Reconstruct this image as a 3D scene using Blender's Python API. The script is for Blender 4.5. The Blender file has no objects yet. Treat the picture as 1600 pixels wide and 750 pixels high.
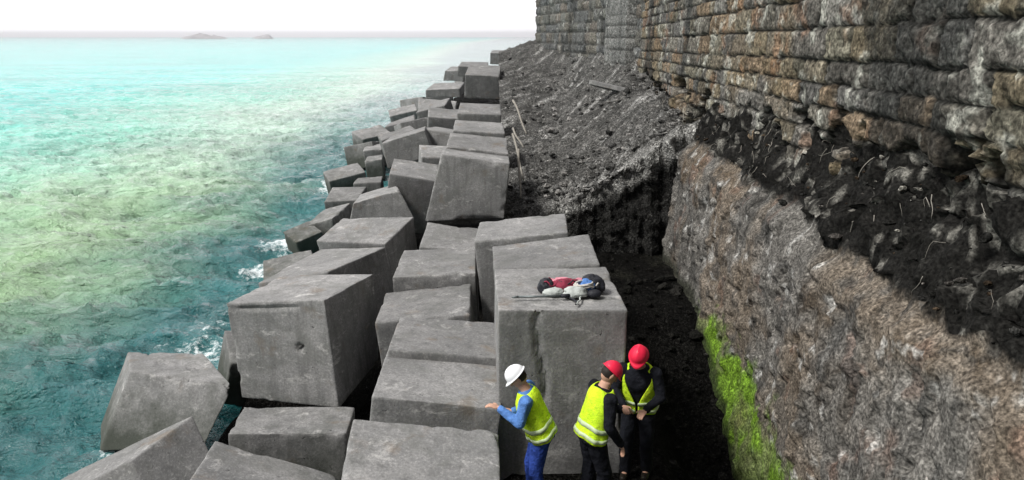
import bpy, bmesh, math, random
import numpy as np
from mathutils import Vector, Matrix

R = math.radians
scene = bpy.context.scene
col = scene.collection

# ---------------------------------------------------------------- camera
cd = bpy.data.cameras.new('camera'); cam = bpy.data.objects.new('camera', cd); col.objects.link(cam)
cd.sensor_width = 36.0; cd.lens = 36.0 * 1150 / 1600
cd.clip_start = 0.1; cd.clip_end = 9000
cam.location = (0, 0, 4.5)
cam.rotation_euler = (R(90 - 15.5498), 0, R(1.9192))
scene.camera = cam

# ---------------------------------------------------------------- sky, sun, exposure
SUN_EL, SUN_AZ = 52, -118          # azimuth measured clockwise from +Y (the wall runs along +Y)
w = bpy.data.worlds.new('World'); scene.world = w; w.use_nodes = True
nt = w.node_tree; nt.nodes.clear()
sky = nt.nodes.new('ShaderNodeTexSky'); sky.sky_type = 'NISHITA'; sky.sun_disc = False
sky.sun_elevation = R(SUN_EL); sky.sun_rotation = R(SUN_AZ)
sky.air_density = 1.0; sky.dust_density = 6.0; sky.ozone_density = 1.0
hsv = nt.nodes.new('ShaderNodeHueSaturation'); hsv.inputs['Saturation'].default_value = 0.16
# overcast: sky greyed, with an uneven brightness added across it
tc = nt.nodes.new('ShaderNodeTexCoord')
dt = nt.nodes.new('ShaderNodeVectorMath'); dt.operation = 'DOT_PRODUCT'; dt.inputs[1].default_value = (-.78, .62, .0)
nt.links.new(tc.outputs['Generated'], dt.inputs[0])
rp = nt.nodes.new('ShaderNodeMapRange'); rp.interpolation_type = 'SMOOTHSTEP'
rp.inputs[1].default_value = -.55; rp.inputs[2].default_value = .85
nt.links.new(dt.outputs['Value'], rp.inputs[0])
dk = nt.nodes.new('ShaderNodeMixRGB')          # added sky lobe: bright seaward, dimmed landward to darken trench and wall-side faces
dk.inputs[1].default_value = (1.1, 1.1, 1.25, 1); dk.inputs[2].default_value = (14.5, 14.2, 14.7, 1)
nt.links.new(rp.outputs[0], dk.inputs[0])
mixc = nt.nodes.new('ShaderNodeMixRGB'); mixc.inputs[0].default_value = 0.86
nt.links.new(dk.outputs[0], mixc.inputs[2])
bg = nt.nodes.new('ShaderNodeBackground'); bg.inputs['Strength'].default_value = 0.10
ow = nt.nodes.new('ShaderNodeOutputWorld')
nt.links.new(sky.outputs[0], hsv.inputs['Color']); nt.links.new(hsv.outputs[0], mixc.inputs[1])
nt.links.new(mixc.outputs[0], bg.inputs[0]); nt.links.new(bg.outputs[0], ow.inputs[0])
sd = bpy.data.lights.new('sun', 'SUN'); sd.energy = 3.4; sd.angle = R(12); sd.color = (1, 0.965, 0.92)
so = bpy.data.objects.new('sun', sd); col.objects.link(so)
sdir = Vector((math.sin(R(SUN_AZ)) * math.cos(R(SUN_EL)), math.cos(R(SUN_AZ)) * math.cos(R(SUN_EL)), math.sin(R(SUN_EL))))
so.rotation_euler = sdir.to_track_quat('Z', 'Y').to_euler()
so.location = (-30, -20, 40)
scene.view_settings.view_transform = 'Standard'; scene.view_settings.look = 'None'
scene.view_settings.gamma = 1; scene.view_settings.exposure = 0.22

# ---------------------------------------------------------------- helpers
rng = np.random.RandomState(7)
_LAT = rng.rand(64, 64, 64).astype(np.float64)
def vnoise(p):
    i = np.floor(p).astype(int); f = p - i; f = f * f * (3 - 2 * f)
    i0 = i % 64; i1 = (i + 1) % 64
    x0, y0, z0 = i0[:, 0], i0[:, 1], i0[:, 2]; x1, y1, z1 = i1[:, 0], i1[:, 1], i1[:, 2]
    fx, fy, fz = f[:, 0], f[:, 1], f[:, 2]
    a = _LAT[x0, y0, z0] * (1 - fx) + _LAT[x1, y0, z0] * fx
    b = _LAT[x0, y1, z0] * (1 - fx) + _LAT[x1, y1, z0] * fx
    c = _LAT[x0, y0, z1] * (1 - fx) + _LAT[x1, y0, z1] * fx
    d = _LAT[x0, y1, z1] * (1 - fx) + _LAT[x1, y1, z1] * fx
    return (a * (1 - fy) + b * fy) * (1 - fz) + (c * (1 - fy) + d * fy) * fz
def fbm(p, scale=1.0, octs=4, seed=0.0, gain=.5):
    q = p * scale + np.array([seed * 7.13 + .37, seed * 3.7 + .11, seed * 5.3 + .73]); s = 0; a = 1; t = 0
    for _ in range(octs):
        s = s + a * vnoise(q); t += a; a *= gain; q = q * 2.03 + 5.7
    return s / t            # 0..1, mean .5
def sstep(a, b, x):
    t = np.clip((x - a) / (b - a), 0, 1); return t * t * (3 - 2 * t)

def tag(o, label=None, cat=None, group=None, kind=None):
    if label: o['label'] = label
    if cat: o['category'] = cat
    if group: o['group'] = group
    if kind: o['kind'] = kind
    return o
def link(name, me, mat=None, parent=None, smooth=True):
    o = bpy.data.objects.new(name, me); col.objects.link(o)
    if mat is not None:
        me.materials.append(mat)
    if smooth: me.polygons.foreach_set('use_smooth', [True] * len(me.polygons))
    if parent is not None: o.parent = parent
    return o
def empty(name, loc, rz=0):
    o = bpy.data.objects.new(name, None); col.objects.link(o); o.location = loc; o.rotation_euler = (0, 0, rz)
    o.empty_display_size = .2
    return o
def mesh(name, v, f, cols=None):
    me = bpy.data.meshes.new(name)
    v = np.asarray(v, float)
    me.from_pydata(v.tolist() if len(v) else [], [], f if isinstance(f, list) else np.asarray(f).tolist())
    if cols is not None:
        a = me.color_attributes.new('Col', 'FLOAT_COLOR', 'POINT')
        c = np.ones((len(v), 4), np.float32); c[:, :3] = cols
        a.data.foreach_set('color', c.ravel())
    me.update(); return me
def gridfaces(n, m, flip=False):
    i, j = np.meshgrid(np.arange(n - 1), np.arange(m - 1), indexing='ij')
    a = (i * m + j).ravel(); q = np.stack([a, a + 1, a + m + 1, a + m], 1)
    if flip: q = q[:, ::-1]
    return q
def closed_sheet(name, P, n, m, back, cols=None, flip=False):
    """grid of points n x m, closed by a skirt and a flat back pushed by vector 'back'"""
    F = gridfaces(n, m, flip).tolist()
    ring = [i * m for i in range(n)] + [(n - 1) * m + j for j in range(1, m)] + \
           [i * m + m - 1 for i in range(n - 2, -1, -1)] + [j for j in range(m - 2, 0, -1)]
    B = P[ring] + np.array(back); base = len(P); k = len(ring)
    for a in range(k):
        b = (a + 1) % k
        q = [ring[a], ring[b], base + b, base + a]
        F.append(q if not flip else q[::-1])
    F.append(list(range(base, base + k)) if not flip else list(range(base + k - 1, base - 1, -1)))
    if cols is not None: cols = np.vstack([cols, cols[ring]])
    return mesh(name, np.vstack([P, B]), F, cols)

# ---------------------------------------------------------------- materials
class NT:
    def __init__(s, name):
        s.m = bpy.data.materials.new(name); s.m.use_nodes = True; s.t = s.m.node_tree; s.t.nodes.clear()
        s.out = s.n('ShaderNodeOutputMaterial'); s.b = s.n('ShaderNodeBsdfPrincipled'); s.l(s.b.outputs[0], s.out.inputs[0])
    def n(s, k, **kw):
        x = s.t.nodes.new(k)
        for a, v in kw.items(): setattr(x, a, v)
        return x
    def l(s, a, b): s.t.links.new(a, b)
    def noise(s, vec, scale, detail=6, rough=.6, dist=0):
        x = s.n('ShaderNodeTexNoise'); x.inputs['Scale'].default_value = scale; x.inputs['Detail'].default_value = detail
        x.inputs['Roughness'].default_value = rough; x.inputs['Distortion'].default_value = dist
        if vec is not None: s.l(vec, x.inputs['Vector'])
        return x.outputs['Fac']
    def ramp(s, fac, stops):
        x = s.n('ShaderNodeValToRGB'); e = x.color_ramp.elements
        while len(e) < len(stops): e.new(.5)
        for i, (p, c) in enumerate(stops):
            e[i].position = p; e[i].color = (c, c, c, 1) if isinstance(c, (int, float)) else (*c, 1)
        s.l(fac, x.inputs[0]); return x.outputs[0]
    def mix(s, fac, a, b, mode='MIX'):
        x = s.n('ShaderNodeMixRGB', blend_type=mode)
        for v, i in ((fac, 0), (a, 1), (b, 2)):
            if isinstance(v, (int, float)): x.inputs[i].default_value = v if i == 0 else (v, v, v, 1)
            elif isinstance(v, tuple): x.inputs[i].default_value = (*v, 1)
            else: s.l(v, x.inputs[i])
        return x.outputs[0]
    def bump(s, h, strength=.5, dist=.02, nrm=None):
        x = s.n('ShaderNodeBump'); x.inputs['Strength'].default_value = strength; x.inputs['Distance'].default_value = dist
        s.l(h, x.inputs['Height'])
        if nrm is not None: s.l(nrm, x.inputs['Normal'])
        return x.outputs[0]
    def pos(s): return s.n('ShaderNodeNewGeometry').outputs['Position']
    def obj(s): return s.n('ShaderNodeTexCoord').outputs['Object']
    def scl(s, vec, sc):
        x = s.n('ShaderNodeVectorMath', operation='MULTIPLY'); s.l(vec, x.inputs[0]); x.inputs[1].default_value = sc; return x.outputs[0]
    def done(s, colr=None, rough=.85, nrm=None, spec=.3, metal=0):
        if colr is not None:
            if isinstance(colr, tuple): s.b.inputs['Base Color'].default_value = (*colr, 1)
            else: s.l(colr, s.b.inputs['Base Color'])
        if isinstance(rough, (int, float)): s.b.inputs['Roughness'].default_value = rough
        else: s.l(rough, s.b.inputs['Roughness'])
        s.b.inputs['Specular IOR Level'].default_value = spec; s.b.inputs['Metallic'].default_value = metal
        if nrm is not None: s.l(nrm, s.b.inputs['Normal'])
        return s.m

def mat_concrete():
    s = NT('block_concrete'); o = s.obj(); P = s.pos()
    oi = s.n('ShaderNodeObjectInfo')
    off = s.n('ShaderNodeVectorMath', operation='SCALE'); s.l(oi.outputs['Location'], off.inputs[0]); off.inputs['Scale'].default_value = 3.1
    add = s.n('ShaderNodeVectorMath', operation='ADD'); s.l(o, add.inputs[0]); s.l(off.outputs[0], add.inputs[1]); v = add.outputs[0]
    big = s.noise(v, 1.1, 5, .6, .4); mid = s.noise(v, 5, 7, .7); fine = s.noise(v, 38, 5, .7); pit = s.noise(v, 16, 3, .6)
    c = s.ramp(big, [(.28, (.125, .126, .124)), (.5, (.192, .191, .187)), (.72, (.265, .262, .255))])
    c = s.mix(s.ramp(mid, [(.35, 0.0), (.7, .6)]), c, (.115, .117, .117))
    c = s.mix(s.ramp(fine, [(.32, .55), (.55, 0.0)]), c, (.075, .075, .075))
    c = s.mix(s.ramp(fine, [(.55, 0.0), (.72, .5)]), c, (.34, .335, .32))
    c = s.mix(s.ramp(pit, [(.26, .9), (.33, 0.0)]), c, (.045, .045, .045))            # blow holes
    # vertical run-off streaks
    st = s.noise(s.scl(v, (9, 9, .7)), 1.0, 4, .6)
    c = s.mix(s.ramp(st, [(.50, 0.0), (.72, .55)]), c, (.07, .07, .068))
    blot = s.noise(v, 1.7, 6, .68, .8); c = s.mix(s.ramp(blot, [(.50, 0.0), (.60, .42)]), c, (.09, .093, .085))
    salt = s.noise(s.scl(v, (1, 1, 2.2)), 3.1, 6, .75, .5); c = s.mix(s.ramp(salt, [(.58, 0.0), (.68, .65)]), c, (.38, .375, .36))
    # each block its own tone of cement
    rnd = s.n('ShaderNodeMapRange'); s.l(oi.outputs['Random'], rnd.inputs[0]); rnd.inputs[3].default_value = 1.08; rnd.inputs[4].default_value = 1.5
    mul = s.n('ShaderNodeVectorMath', operation='SCALE'); s.l(c, mul.inputs[0]); s.l(rnd.outputs[0], mul.inputs['Scale']); c = mul.outputs[0]
    # rust and weed stains, wet foot near the waterline
    c = s.mix(s.ramp(s.noise(v, 2.3, 4, .6), [(.60, 0.0), (.70, .42)]), c, (.15, .11, .07))
    sep = s.n('ShaderNodeSeparateXYZ'); s.l(P, sep.inputs[0])
    zz = s.n('ShaderNodeMath', operation='MULTIPLY_ADD'); s.l(mid, zz.inputs[0]); zz.inputs[1].default_value = -.9; s.l(sep.outputs['Z'], zz.inputs[2])
    mr = s.n('ShaderNodeMapRange'); s.l(zz.outputs[0], mr.inputs[0]); mr.inputs[1].default_value = -1.15; mr.inputs[2].default_value = -.5
    mr.inputs[3].default_value = .85; mr.inputs[4].default_value = 0
    c = s.mix(mr.outputs[0], c, (.035, .042, .03))
    h = s.mix(.5, mid, fine); h = s.mix(s.ramp(pit, [(.24, 1.0), (.34, 0.0)]), h, 0.0)
    return s.done(c, .9, s.bump(h, .55, .02), .2)

def mat_attr(name, rough=.9, bs=.8, bd=.03, f1=14, spec=.25, grit=1.0):
    s = NT(name); v = s.obj()
    a = s.n('ShaderNodeAttribute', attribute_name='Col').outputs['Color']
    n1 = s.noise(v, f1, 4, .62); n2 = s.noise(v, f1 * 2.6, 4, .6); n3 = s.noise(v, f1 * .35, 4, .6)
    c = s.mix(1.0, a, s.ramp(n1, [(.25, .55), (.5, 1.0), (.75, 1.5)]), 'MULTIPLY')
    c = s.mix(1.0, c, s.ramp(n2, [(.34, .35), (.5, 1.0), (.68, 1.9)]), 'MULTIPLY')
    vo = s.n('ShaderNodeTexVoronoi'); vo.inputs['Scale'].default_value = f1 * 3.2; s.l(v, vo.inputs['Vector'])
    sv = s.n('ShaderNodeSeparateColor'); s.l(vo.outputs['Color'], sv.inputs[0])
    c = s.mix(grit, c, s.ramp(sv.outputs[0], [(0.0, .45), (.6, 1.0), (.85, 1.25), (1.0, 2.1)]), 'MULTIPLY')
    h = s.mix(.35, n1, n2); h = s.mix(.45 * grit, h, s.ramp(vo.outputs['Distance'], [(0, 1.0), (.7, 0.0)]))
    return s.done(c, rough, s.bump(h, bs, bd), spec)

def mat_simple(name, c, rough=.8, var=.25, scale=20, bs=.2, bd=.01, spec=.3, metal=0):
    s = NT(name); v = s.obj(); n = s.noise(v, scale, 5, .6)
    cc = s.mix(s.ramp(n, [(.3, 0.0), (.7, 1.0)]), tuple(x * (1 - var) for x in c), tuple(min(1, x * (1 + var)) for x in c))
    return s.done(cc, rough, s.bump(n, bs, bd), spec, metal)

def mat_sea():
    s = NT('sea_water'); P = s.pos()
    a = s.n('ShaderNodeAttribute', attribute_name='Col').outputs['Color']
    n1 = s.noise(s.scl(P, (.5, 1.0, 1)), 1.3, 6, .65, .3); n2 = s.noise(s.scl(P, (.6, 1, 1)), 5.0, 5, .65); n3 = s.noise(s.scl(P, (.3, .7, 1)), .12, 5, .6)
    n0 = s.noise(s.scl(P, (.35, 1.0, 1)), .35, 4, .6, .3)
    c = s.mix(1.0, a, s.ramp(n3, [(.3, .75), (.5, 1.0), (.7, 1.25)]), 'MULTIPLY')
    b = s.bump(n0, 1.0, 1.3); b = s.bump(n1, 1.0, .34, b); b = s.bump(n2, .9, .12, b)
    c = s.mix(1.0, c, s.ramp(n1, [(.35, .86), (.5, 1.0), (.65, 1.18)]), 'MULTIPLY')  # crest light and trough dark painted into the water along the ripple noise
    s.b.inputs['IOR'].default_value = 1.33
    # foam
    fa = s.n('ShaderNodeAttribute', attribute_name='Foam').outputs['Fac']
    fn = s.noise(P, 4.5, 8, .8)
    f = s.n('ShaderNodeMath', operation='ADD'); s.l(fa, f.inputs[0]); s.l(fn, f.inputs[1])
    ff = s.ramp(f.outputs[0], [(.86, 0.0), (1.0, 1.0)])
    c = s.mix(ff, c, (.75, .82, .83))
    return s.done(c, s.ramp(ff, [(0, .10), (1, .8)]), b, .5)

def mat_vest():
    s = NT('hi_vis_fabric'); v = s.obj(); a = s.noise(v, 4, 4, .6); f = s.noise(v, 22, 6, .75)
    c = s.mix(s.ramp(a, [(.35, 0.0), (.65, 1.0)]), (.50, .80, .02), (.74, .98, .04))
    c = s.mix(s.ramp(f, [(.50, 0.0), (.72, .6)]), c, (.20, .26, .05))
    return s.done(c, .8, s.bump(s.mix(.5, s.noise(v, 9, 4, .6, .8), f), .9, .045), .15)
M = dict(
    concrete=mat_concrete(),
    masonry=mat_attr('old_masonry', .95, .8, .03, 8, .06, .45),
    plinth=mat_attr('rough_render', .95, .55, .02, 13, .06, .4),
    rubble=mat_attr('rubble_fill', .97, 1.0, .06, 9, .02),
    stones=mat_attr('loose_stone', .95, .7, .02, 20, .03),
    sea=mat_sea(),
    skin=mat_simple('skin', (.46, .27, .19), .6, .08, 30, .05),
    hair=mat_simple('dark_hair', (.02, .015, .012), .7),
    vest=mat_vest(),
    strip=mat_simple('reflective_tape', (.48, .58, .36), .4, .1, 60, .05),
    blue=mat_simple('blue_shirt', (.085, .19, .45), .85, .35, 12, .8, .04, .1),
    jeans=mat_simple('blue_trousers', (.03, .065, .30), .85, .35, 12, .8, .04, .1),
    dark=mat_simple('dark_clothes', (.010, .011, .015), .9, .4, 12, .8, .04, .1),
    boots=mat_simple('boot_leather', (.02, .016, .012), .5),
    white_hat=mat_simple('white_plastic', (.78, .80, .82), .35, .03, 4, .02),
    red_hat=mat_simple('red_plastic', (.70, .02, .06), .35, .05, 4, .02),
    eye=mat_simple('eye', (.03, .02, .015), .2, .1),
    redcloth=mat_simple('maroon_cloth', (.20, .022, .045), .85, .4, 14, .6, .03),
    pink=mat_simple('pink_cloth', (.55, .22, .27), .85, .3, 14, .6, .03),
    black=mat_simple('black_nylon', (.012, .013, .018), .6, .3, 30, .4, .01),
    pale=mat_simple('pale_canvas', (.42, .45, .43), .85, .25, 18, .6, .02),
    rope=mat_simple('rope', (.5, .48, .44), .9, .25, 60, .6, .01),
    steel=mat_simple('dull_steel', (.12, .14, .14), .45, .3, 30, .1, .005, .5, .6),
    wood=mat_simple('bleached_wood', (.24, .225, .195), .85, .3, 15, .5, .01),
    island=mat_simple('island_rock', (.40, .37, .38), .95, .3, .02, .3, 1),
)

# ---------------------------------------------------------------- sea
SEA = -1.1
def build_sea():
    # x and y lines, fine near the shore, wide out to the horizon
    def lines(segs):
        out = [segs[0][0]]
        for a, b, s0, s1 in segs:
            x = a
            n = max(2, int(abs(b - a) / ((s0 + s1) / 2)))
            t = np.linspace(0, 1, n + 1)[1:]
            k = s1 / s0
            g = t if abs(k - 1) < .02 else (k ** t - 1) / (k - 1)
            out += list(a + (b - a) * g)
        return np.array(out)
    xs = -lines([(-30, 2, 6, 1), (2, 26, .14, .16), (26, 90, .2, 1.4), (90, 2200, 2, 300)])[::-1]
    ys = lines([(-40, 3, 5, 1), (3, 45, .14, .2), (45, 140, .25, 1.6), (140, 2200, 2, 300)])
    X, Y = np.meshgrid(xs, ys, indexing='ij'); n, m = X.shape
    p = np.stack([X.ravel(), Y.ravel(), np.zeros(n * m)], 1)
    d = np.hypot(p[:, 0], p[:, 1])
    amp = np.exp(-(d / 120) ** 2)
    q = p * np.array([.55, 1, 1]) + .6 * np.stack([fbm(p, .5, 2, 3), fbm(p, .5, 2, 4), 0 * d], 1)
    rid = lambda v: 1 - np.abs(2 * v - 1)
    h = .62 * (rid(fbm(q, .55, 3, 5)) - .8) + .42 * (rid(fbm(q, 1.7, 3, 6)) - .8) + .22 * (rid(fbm(q, 4.2, 2, 7)) - .8)
    p[:, 2] = SEA + h * amp
    # depth of water: rock shelf at the blocks, then pale weedy sand, then deep turquoise
    x = -p[:, 0] + (fbm(p, .06, 4, 8) - .5) * 9 + (fbm(p, .35, 4, 9) - .5) * 5 - np.clip(p[:, 1] - 12, 0, 500) * .075
    teal = np.array([.018, .125, .13]); sand = np.array([.32, .48, .25]); pale = np.array([.26, .58, .46]); turq = np.array([.09, .60, .54])
    a = sstep(6.8, 16, x)[:, None]; b = sstep(12, 25, x)[:, None]; c = sstep(20, 44, x)[:, None]
    sand = sand + np.array([.14, .14, .26]) * sstep(18, 42, p[:, 1])[:, None]
    fr_ = sstep(22, 75, p[:, 1])[:, None]; teal = teal * (1 - fr_) + np.array([.30, .42, .40]) * fr_  # shelf and sand tones pale with distance, far haze put into the colour
    cc = teal * (1 - a) + sand * a; cc = cc * (1 - b) + pale * b; cc = cc * (1 - c) + turq * c
    me = mesh('sea', p, gridfaces(n, m, True).tolist(), cc)
    # foam where the swell works among the blocks
    shore = 5.0 + (p[:, 1] - 10) * .055
    s = np.clip(1 - np.abs(-p[:, 0] - shore - .6) / 1.9, 0, 1) * (p[:, 1] > 6) * (p[:, 1] < 110)
    for (fx, fy, r) in ((-6.2, 12.0, 1.2), (-6.5, 19.2, 1.5), (-6.9, 17.2, .8), (-8.3, 37, 2.0), (-7.3, 27, 1.5)):
        s = np.maximum(s * .95, 1.5 * np.exp(-((p[:, 0] - fx) ** 2 + (p[:, 1] - fy) ** 2) / r ** 2) * .85)
    at = me.attributes.new('Foam', 'FLOAT', 'POINT'); at.data.foreach_set('value', (np.minimum(s, 1.15) * .42 + .9 * np.clip(h - .075, 0, .13) * amp).astype(np.float32))
    tag(link('sea', me, M['sea']), kind='structure')
build_sea()

# far islets on the horizon
def islet(x, y, L, H, W):
    t = np.linspace(-1, 1, 41); u = np.linspace(-1, 1, 13)
    T, U = np.meshgrid(t, u, indexing='ij'); p = np.stack([T.ravel(), U.ravel(), 0 * T.ravel()], 1)
    prof = (1 - np.abs(p[:, 0]) ** 2.2) * (1 - p[:, 1] ** 2) ** .6 * (.25 + 1.5 * (fbm(p * np.array([1, .3, 1]), 3.3, 5, abs(x) % 50, .6) - .15))
    P = np.stack([x + p[:, 0] * L / 2, y + p[:, 1] * W / 2, SEA - 3 + (H + 3) * prof], 1)
    me = closed_sheet('islet', P, 41, 13, (0, 0, -4), None, True)
    tag(link('islet', me, M['island']), kind='structure')
islet(-530, 1200, 84, 10, 40); islet(-446, 1230, 40, 8, 26)

# ---------------------------------------------------------------- ground under the blocks, trench floor, seabed
def channel(x, y):        # the trench is dug deeper along the foot of the plinth at its near end
    return -1.05 * sstep(1.35, 2.1, x) * np.interp(y, [0, 8, 11.6], [1.1, 1, 0])
def build_ground():
    xs = np.concatenate([np.linspace(-2200, -40, 8), np.linspace(-30, -12, 8), np.arange(-11, 3.3, .11)])
    ys = np.concatenate([np.linspace(-60, 0, 6), np.arange(1, 32, .13), np.arange(32, 80, .6), np.linspace(90, 2200, 8)])
    X, Y = np.meshgrid(xs, ys, indexing='ij'); n, m = X.shape
    p = np.stack([X.ravel(), Y.ravel(), 0 * X.ravel()], 1)
    x = p[:, 0]
    z = np.interp(x, [-2300, -30, -12, -8, -5, -2.5, -.6, -.3, 3], [-40, -9, -4.5, -2.6, -1.6, -.9, -.35, 0, .0])
    sh_ = 4.4 + np.clip(p[:, 1] - 10, 0, 70) * .055
    z = np.where(x < -.6, np.maximum(z, np.interp(-x - sh_, [-4, -1.2, 0, 1], [-.45, -.8, -1.0, -2.0])), z)
    z = np.where(p[:, 1] > 80, np.minimum(z, -3), z)
    r = (fbm(p, 1.6, 5, 2) - .5) * .5 + (fbm(p, 6, 3, 12) - .5) * .12
    z += np.where(x > -12, r * np.interp(x, [-3, -.4, 0], [1.2, .8, .12]), 0) - .03
    z += .11 * sstep(-.5, -.2, x) * sstep(1.7, 1.35, x) * sstep(7.9, 7.3, p[:, 1])
    z += channel(x, p[:, 1])
    p[:, 2] = z
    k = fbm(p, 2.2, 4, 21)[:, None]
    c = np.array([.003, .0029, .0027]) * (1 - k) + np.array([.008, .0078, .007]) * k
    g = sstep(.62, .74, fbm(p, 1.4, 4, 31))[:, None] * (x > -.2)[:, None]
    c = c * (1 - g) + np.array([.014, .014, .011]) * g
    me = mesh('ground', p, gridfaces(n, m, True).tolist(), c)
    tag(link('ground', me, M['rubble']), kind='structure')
build_ground()

# ---------------------------------------------------------------- near sea wall: rough plinth below, coursed masonry above
YA, YB = -2.0, 26.2
def yspace(a, b, fine):
    out = [a]
    while out[-1] < b: out.append(out[-1] + fine * max(1, abs(out[-1]) / 9.0) * (1 if out[-1] > 3 else 4))
    return np.array(out)
WX = lambda z: 3.42 + .035 * (z - 2.3)
wall = empty('sea_wall', (3.6, 12, 0))
tag(wall, 'old coursed stone sea wall above a rough plinth along the right of the trench', 'stone wall')

def course_pattern(u, z, seed, hgt=.31, wmean=.85):
    """returns stone id, distance to the joint in metres"""
    r = np.random.RandomState(seed)
    n = 60; H = hgt * (.8 + .45 * r.rand(n)); edges = np.concatenate([[0], np.cumsum(H)]) - 4
    ci = np.clip(np.searchsorted(edges, z) - 1, 0, n - 1)
    dz = np.minimum(z - edges[ci], edges[ci + 1] - z)
    sid = np.zeros(len(u), int); du = np.zeros(len(u))
    for c in np.unique(ci):
        k = ci == c
        wd = wmean * (.45 + 1.2 * r.rand(120)); e = np.concatenate([[0], np.cumsum(wd)]) - 20 - r.rand()
        si = np.clip(np.searchsorted(e, u[k]) - 1, 0, 119)
        du[k] = np.minimum(u[k] - e[si], e[si + 1] - u[k]); sid[k] = c * 200 + si
    return sid, np.minimum(dz, du), ci

STONE = np.array([[.15, .145, .13], [.20, .175, .13], [.175, .175, .17], [.23, .19, .125], [.13, .135, .14], [.22, .155, .10], [.16, .155, .12], [.10, .10, .10]])
def cavity(u, z):
    """how far the wall foot has been eaten away, 0..1"""
    p = np.stack([u, z * 1.3, 0 * u], 1)
    n = fbm(p, .55, 4, 41) - .5; n2 = fbm(p, 2.2, 4, 42) - .5
    top = np.interp(u, [0, 4, 6, 9, 14, 20, 26], [3.95, 3.85, 3.5, 3.25, 3.1, 3.0, 2.95]) + n * 1.9 + n2 * 1.0
    low = np.interp(u, [0, 26], [2.2, 2.2])
    m = sstep(top + .05, top - .12, z) * sstep(low - .1, low + .05, z)
    keep = sstep(.57, .63, fbm(p, 1.1, 3, 47) + .10 * sstep(3.6, 4.8, u) * sstep(7, 5.6, u) * 1.0)   # patches of facing still in place
    return m * (1 - keep)

def masonry():
    us = yspace(YA, YB, .038); zs = np.concatenate([np.arange(2.05, 5.6, .036), np.arange(5.6, 7.01, .15)])
    U, Z = np.meshgrid(us, zs, indexing='ij'); n, m = U.shape; u, z = U.ravel(), Z.ravel()
    p = np.stack([u, z, 0 * u], 1)
    wu = u + (fbm(p, 1.4, 3, 51) - .5) * .12 + (fbm(p, 6, 2, 54) - .5) * .09; wz = z + (fbm(p, .9, 3, 52) - .5) * .07 + (fbm(p, 6, 2, 53) - .5) * .07 + .012 * u
    sid, dj, ci = course_pattern(wu, wz, 5)
    rs = np.random.RandomState(9); tone = rs.randint(0, len(STONE), 20000); off = (rs.rand(20000) - .5) * .045; br = .75 + .5 * rs.rand(20000)
    jw = .009 + .034 * np.clip(fbm(p, 2, 3, 55) - .2, 0, 1)
    joint = 1 - sstep(jw * .7, jw * 1.3, dj)
    rough = (fbm(p, 3.5, 5, 56, .62) - .5) * .045 + (fbm(p, 10, 4, 57, .7) - .5) * .09
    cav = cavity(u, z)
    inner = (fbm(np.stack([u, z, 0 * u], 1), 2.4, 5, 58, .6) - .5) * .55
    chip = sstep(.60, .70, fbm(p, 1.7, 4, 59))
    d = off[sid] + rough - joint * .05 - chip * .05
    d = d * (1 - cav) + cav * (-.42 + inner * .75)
    x = WX(z) - d
    P = np.stack([x, u, z], 1)
    sp_ = fbm(p, 9, 4, 67, .7)[:, None]
    c = (STONE[tone[sid]] * .62 + .38 * np.array([.17, .150, .115])) * br[sid][:, None] * (.1 + 1.8 * sp_) * .62
    och = sstep(.50, .66, fbm(p, .8, 4, 61))[:, None]; c = c * (1 - och * .4) + np.array([.15, .115, .07]) * och * .4
    rust = sstep(.60, .70, fbm(p, 2.1, 4, 62))[:, None]; c = c * (1 - rust * .4) + np.array([.19, .10, .055]) * rust * .4
    lic = sstep(.60, .68, fbm(p, 4.2, 4, 63))[:, None]; c = c * (1 - lic * .55) + np.array([.33, .33, .29]) * lic * .55
    blk = sstep(.53, .66, fbm(p * np.array([1, .38, 1]), .85, 5, 64, .6))[:, None]; c = c * (1 - blk * .8) + np.array([.022, .023, .022]) * blk * .8
    c = c * (1 - joint[:, None] * .94) + np.array([.010, .010, .009]) * joint[:, None] * .94
    wh = sstep(.62, .70, fbm(p * np.array([1, .6, 1]), 7, 4, 65, .6))[:, None]
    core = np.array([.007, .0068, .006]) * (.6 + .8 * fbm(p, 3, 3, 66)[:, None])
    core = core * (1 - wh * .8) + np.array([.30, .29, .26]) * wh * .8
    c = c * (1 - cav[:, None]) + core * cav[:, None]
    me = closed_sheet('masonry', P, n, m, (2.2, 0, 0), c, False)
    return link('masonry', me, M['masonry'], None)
mo = masonry()

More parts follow.
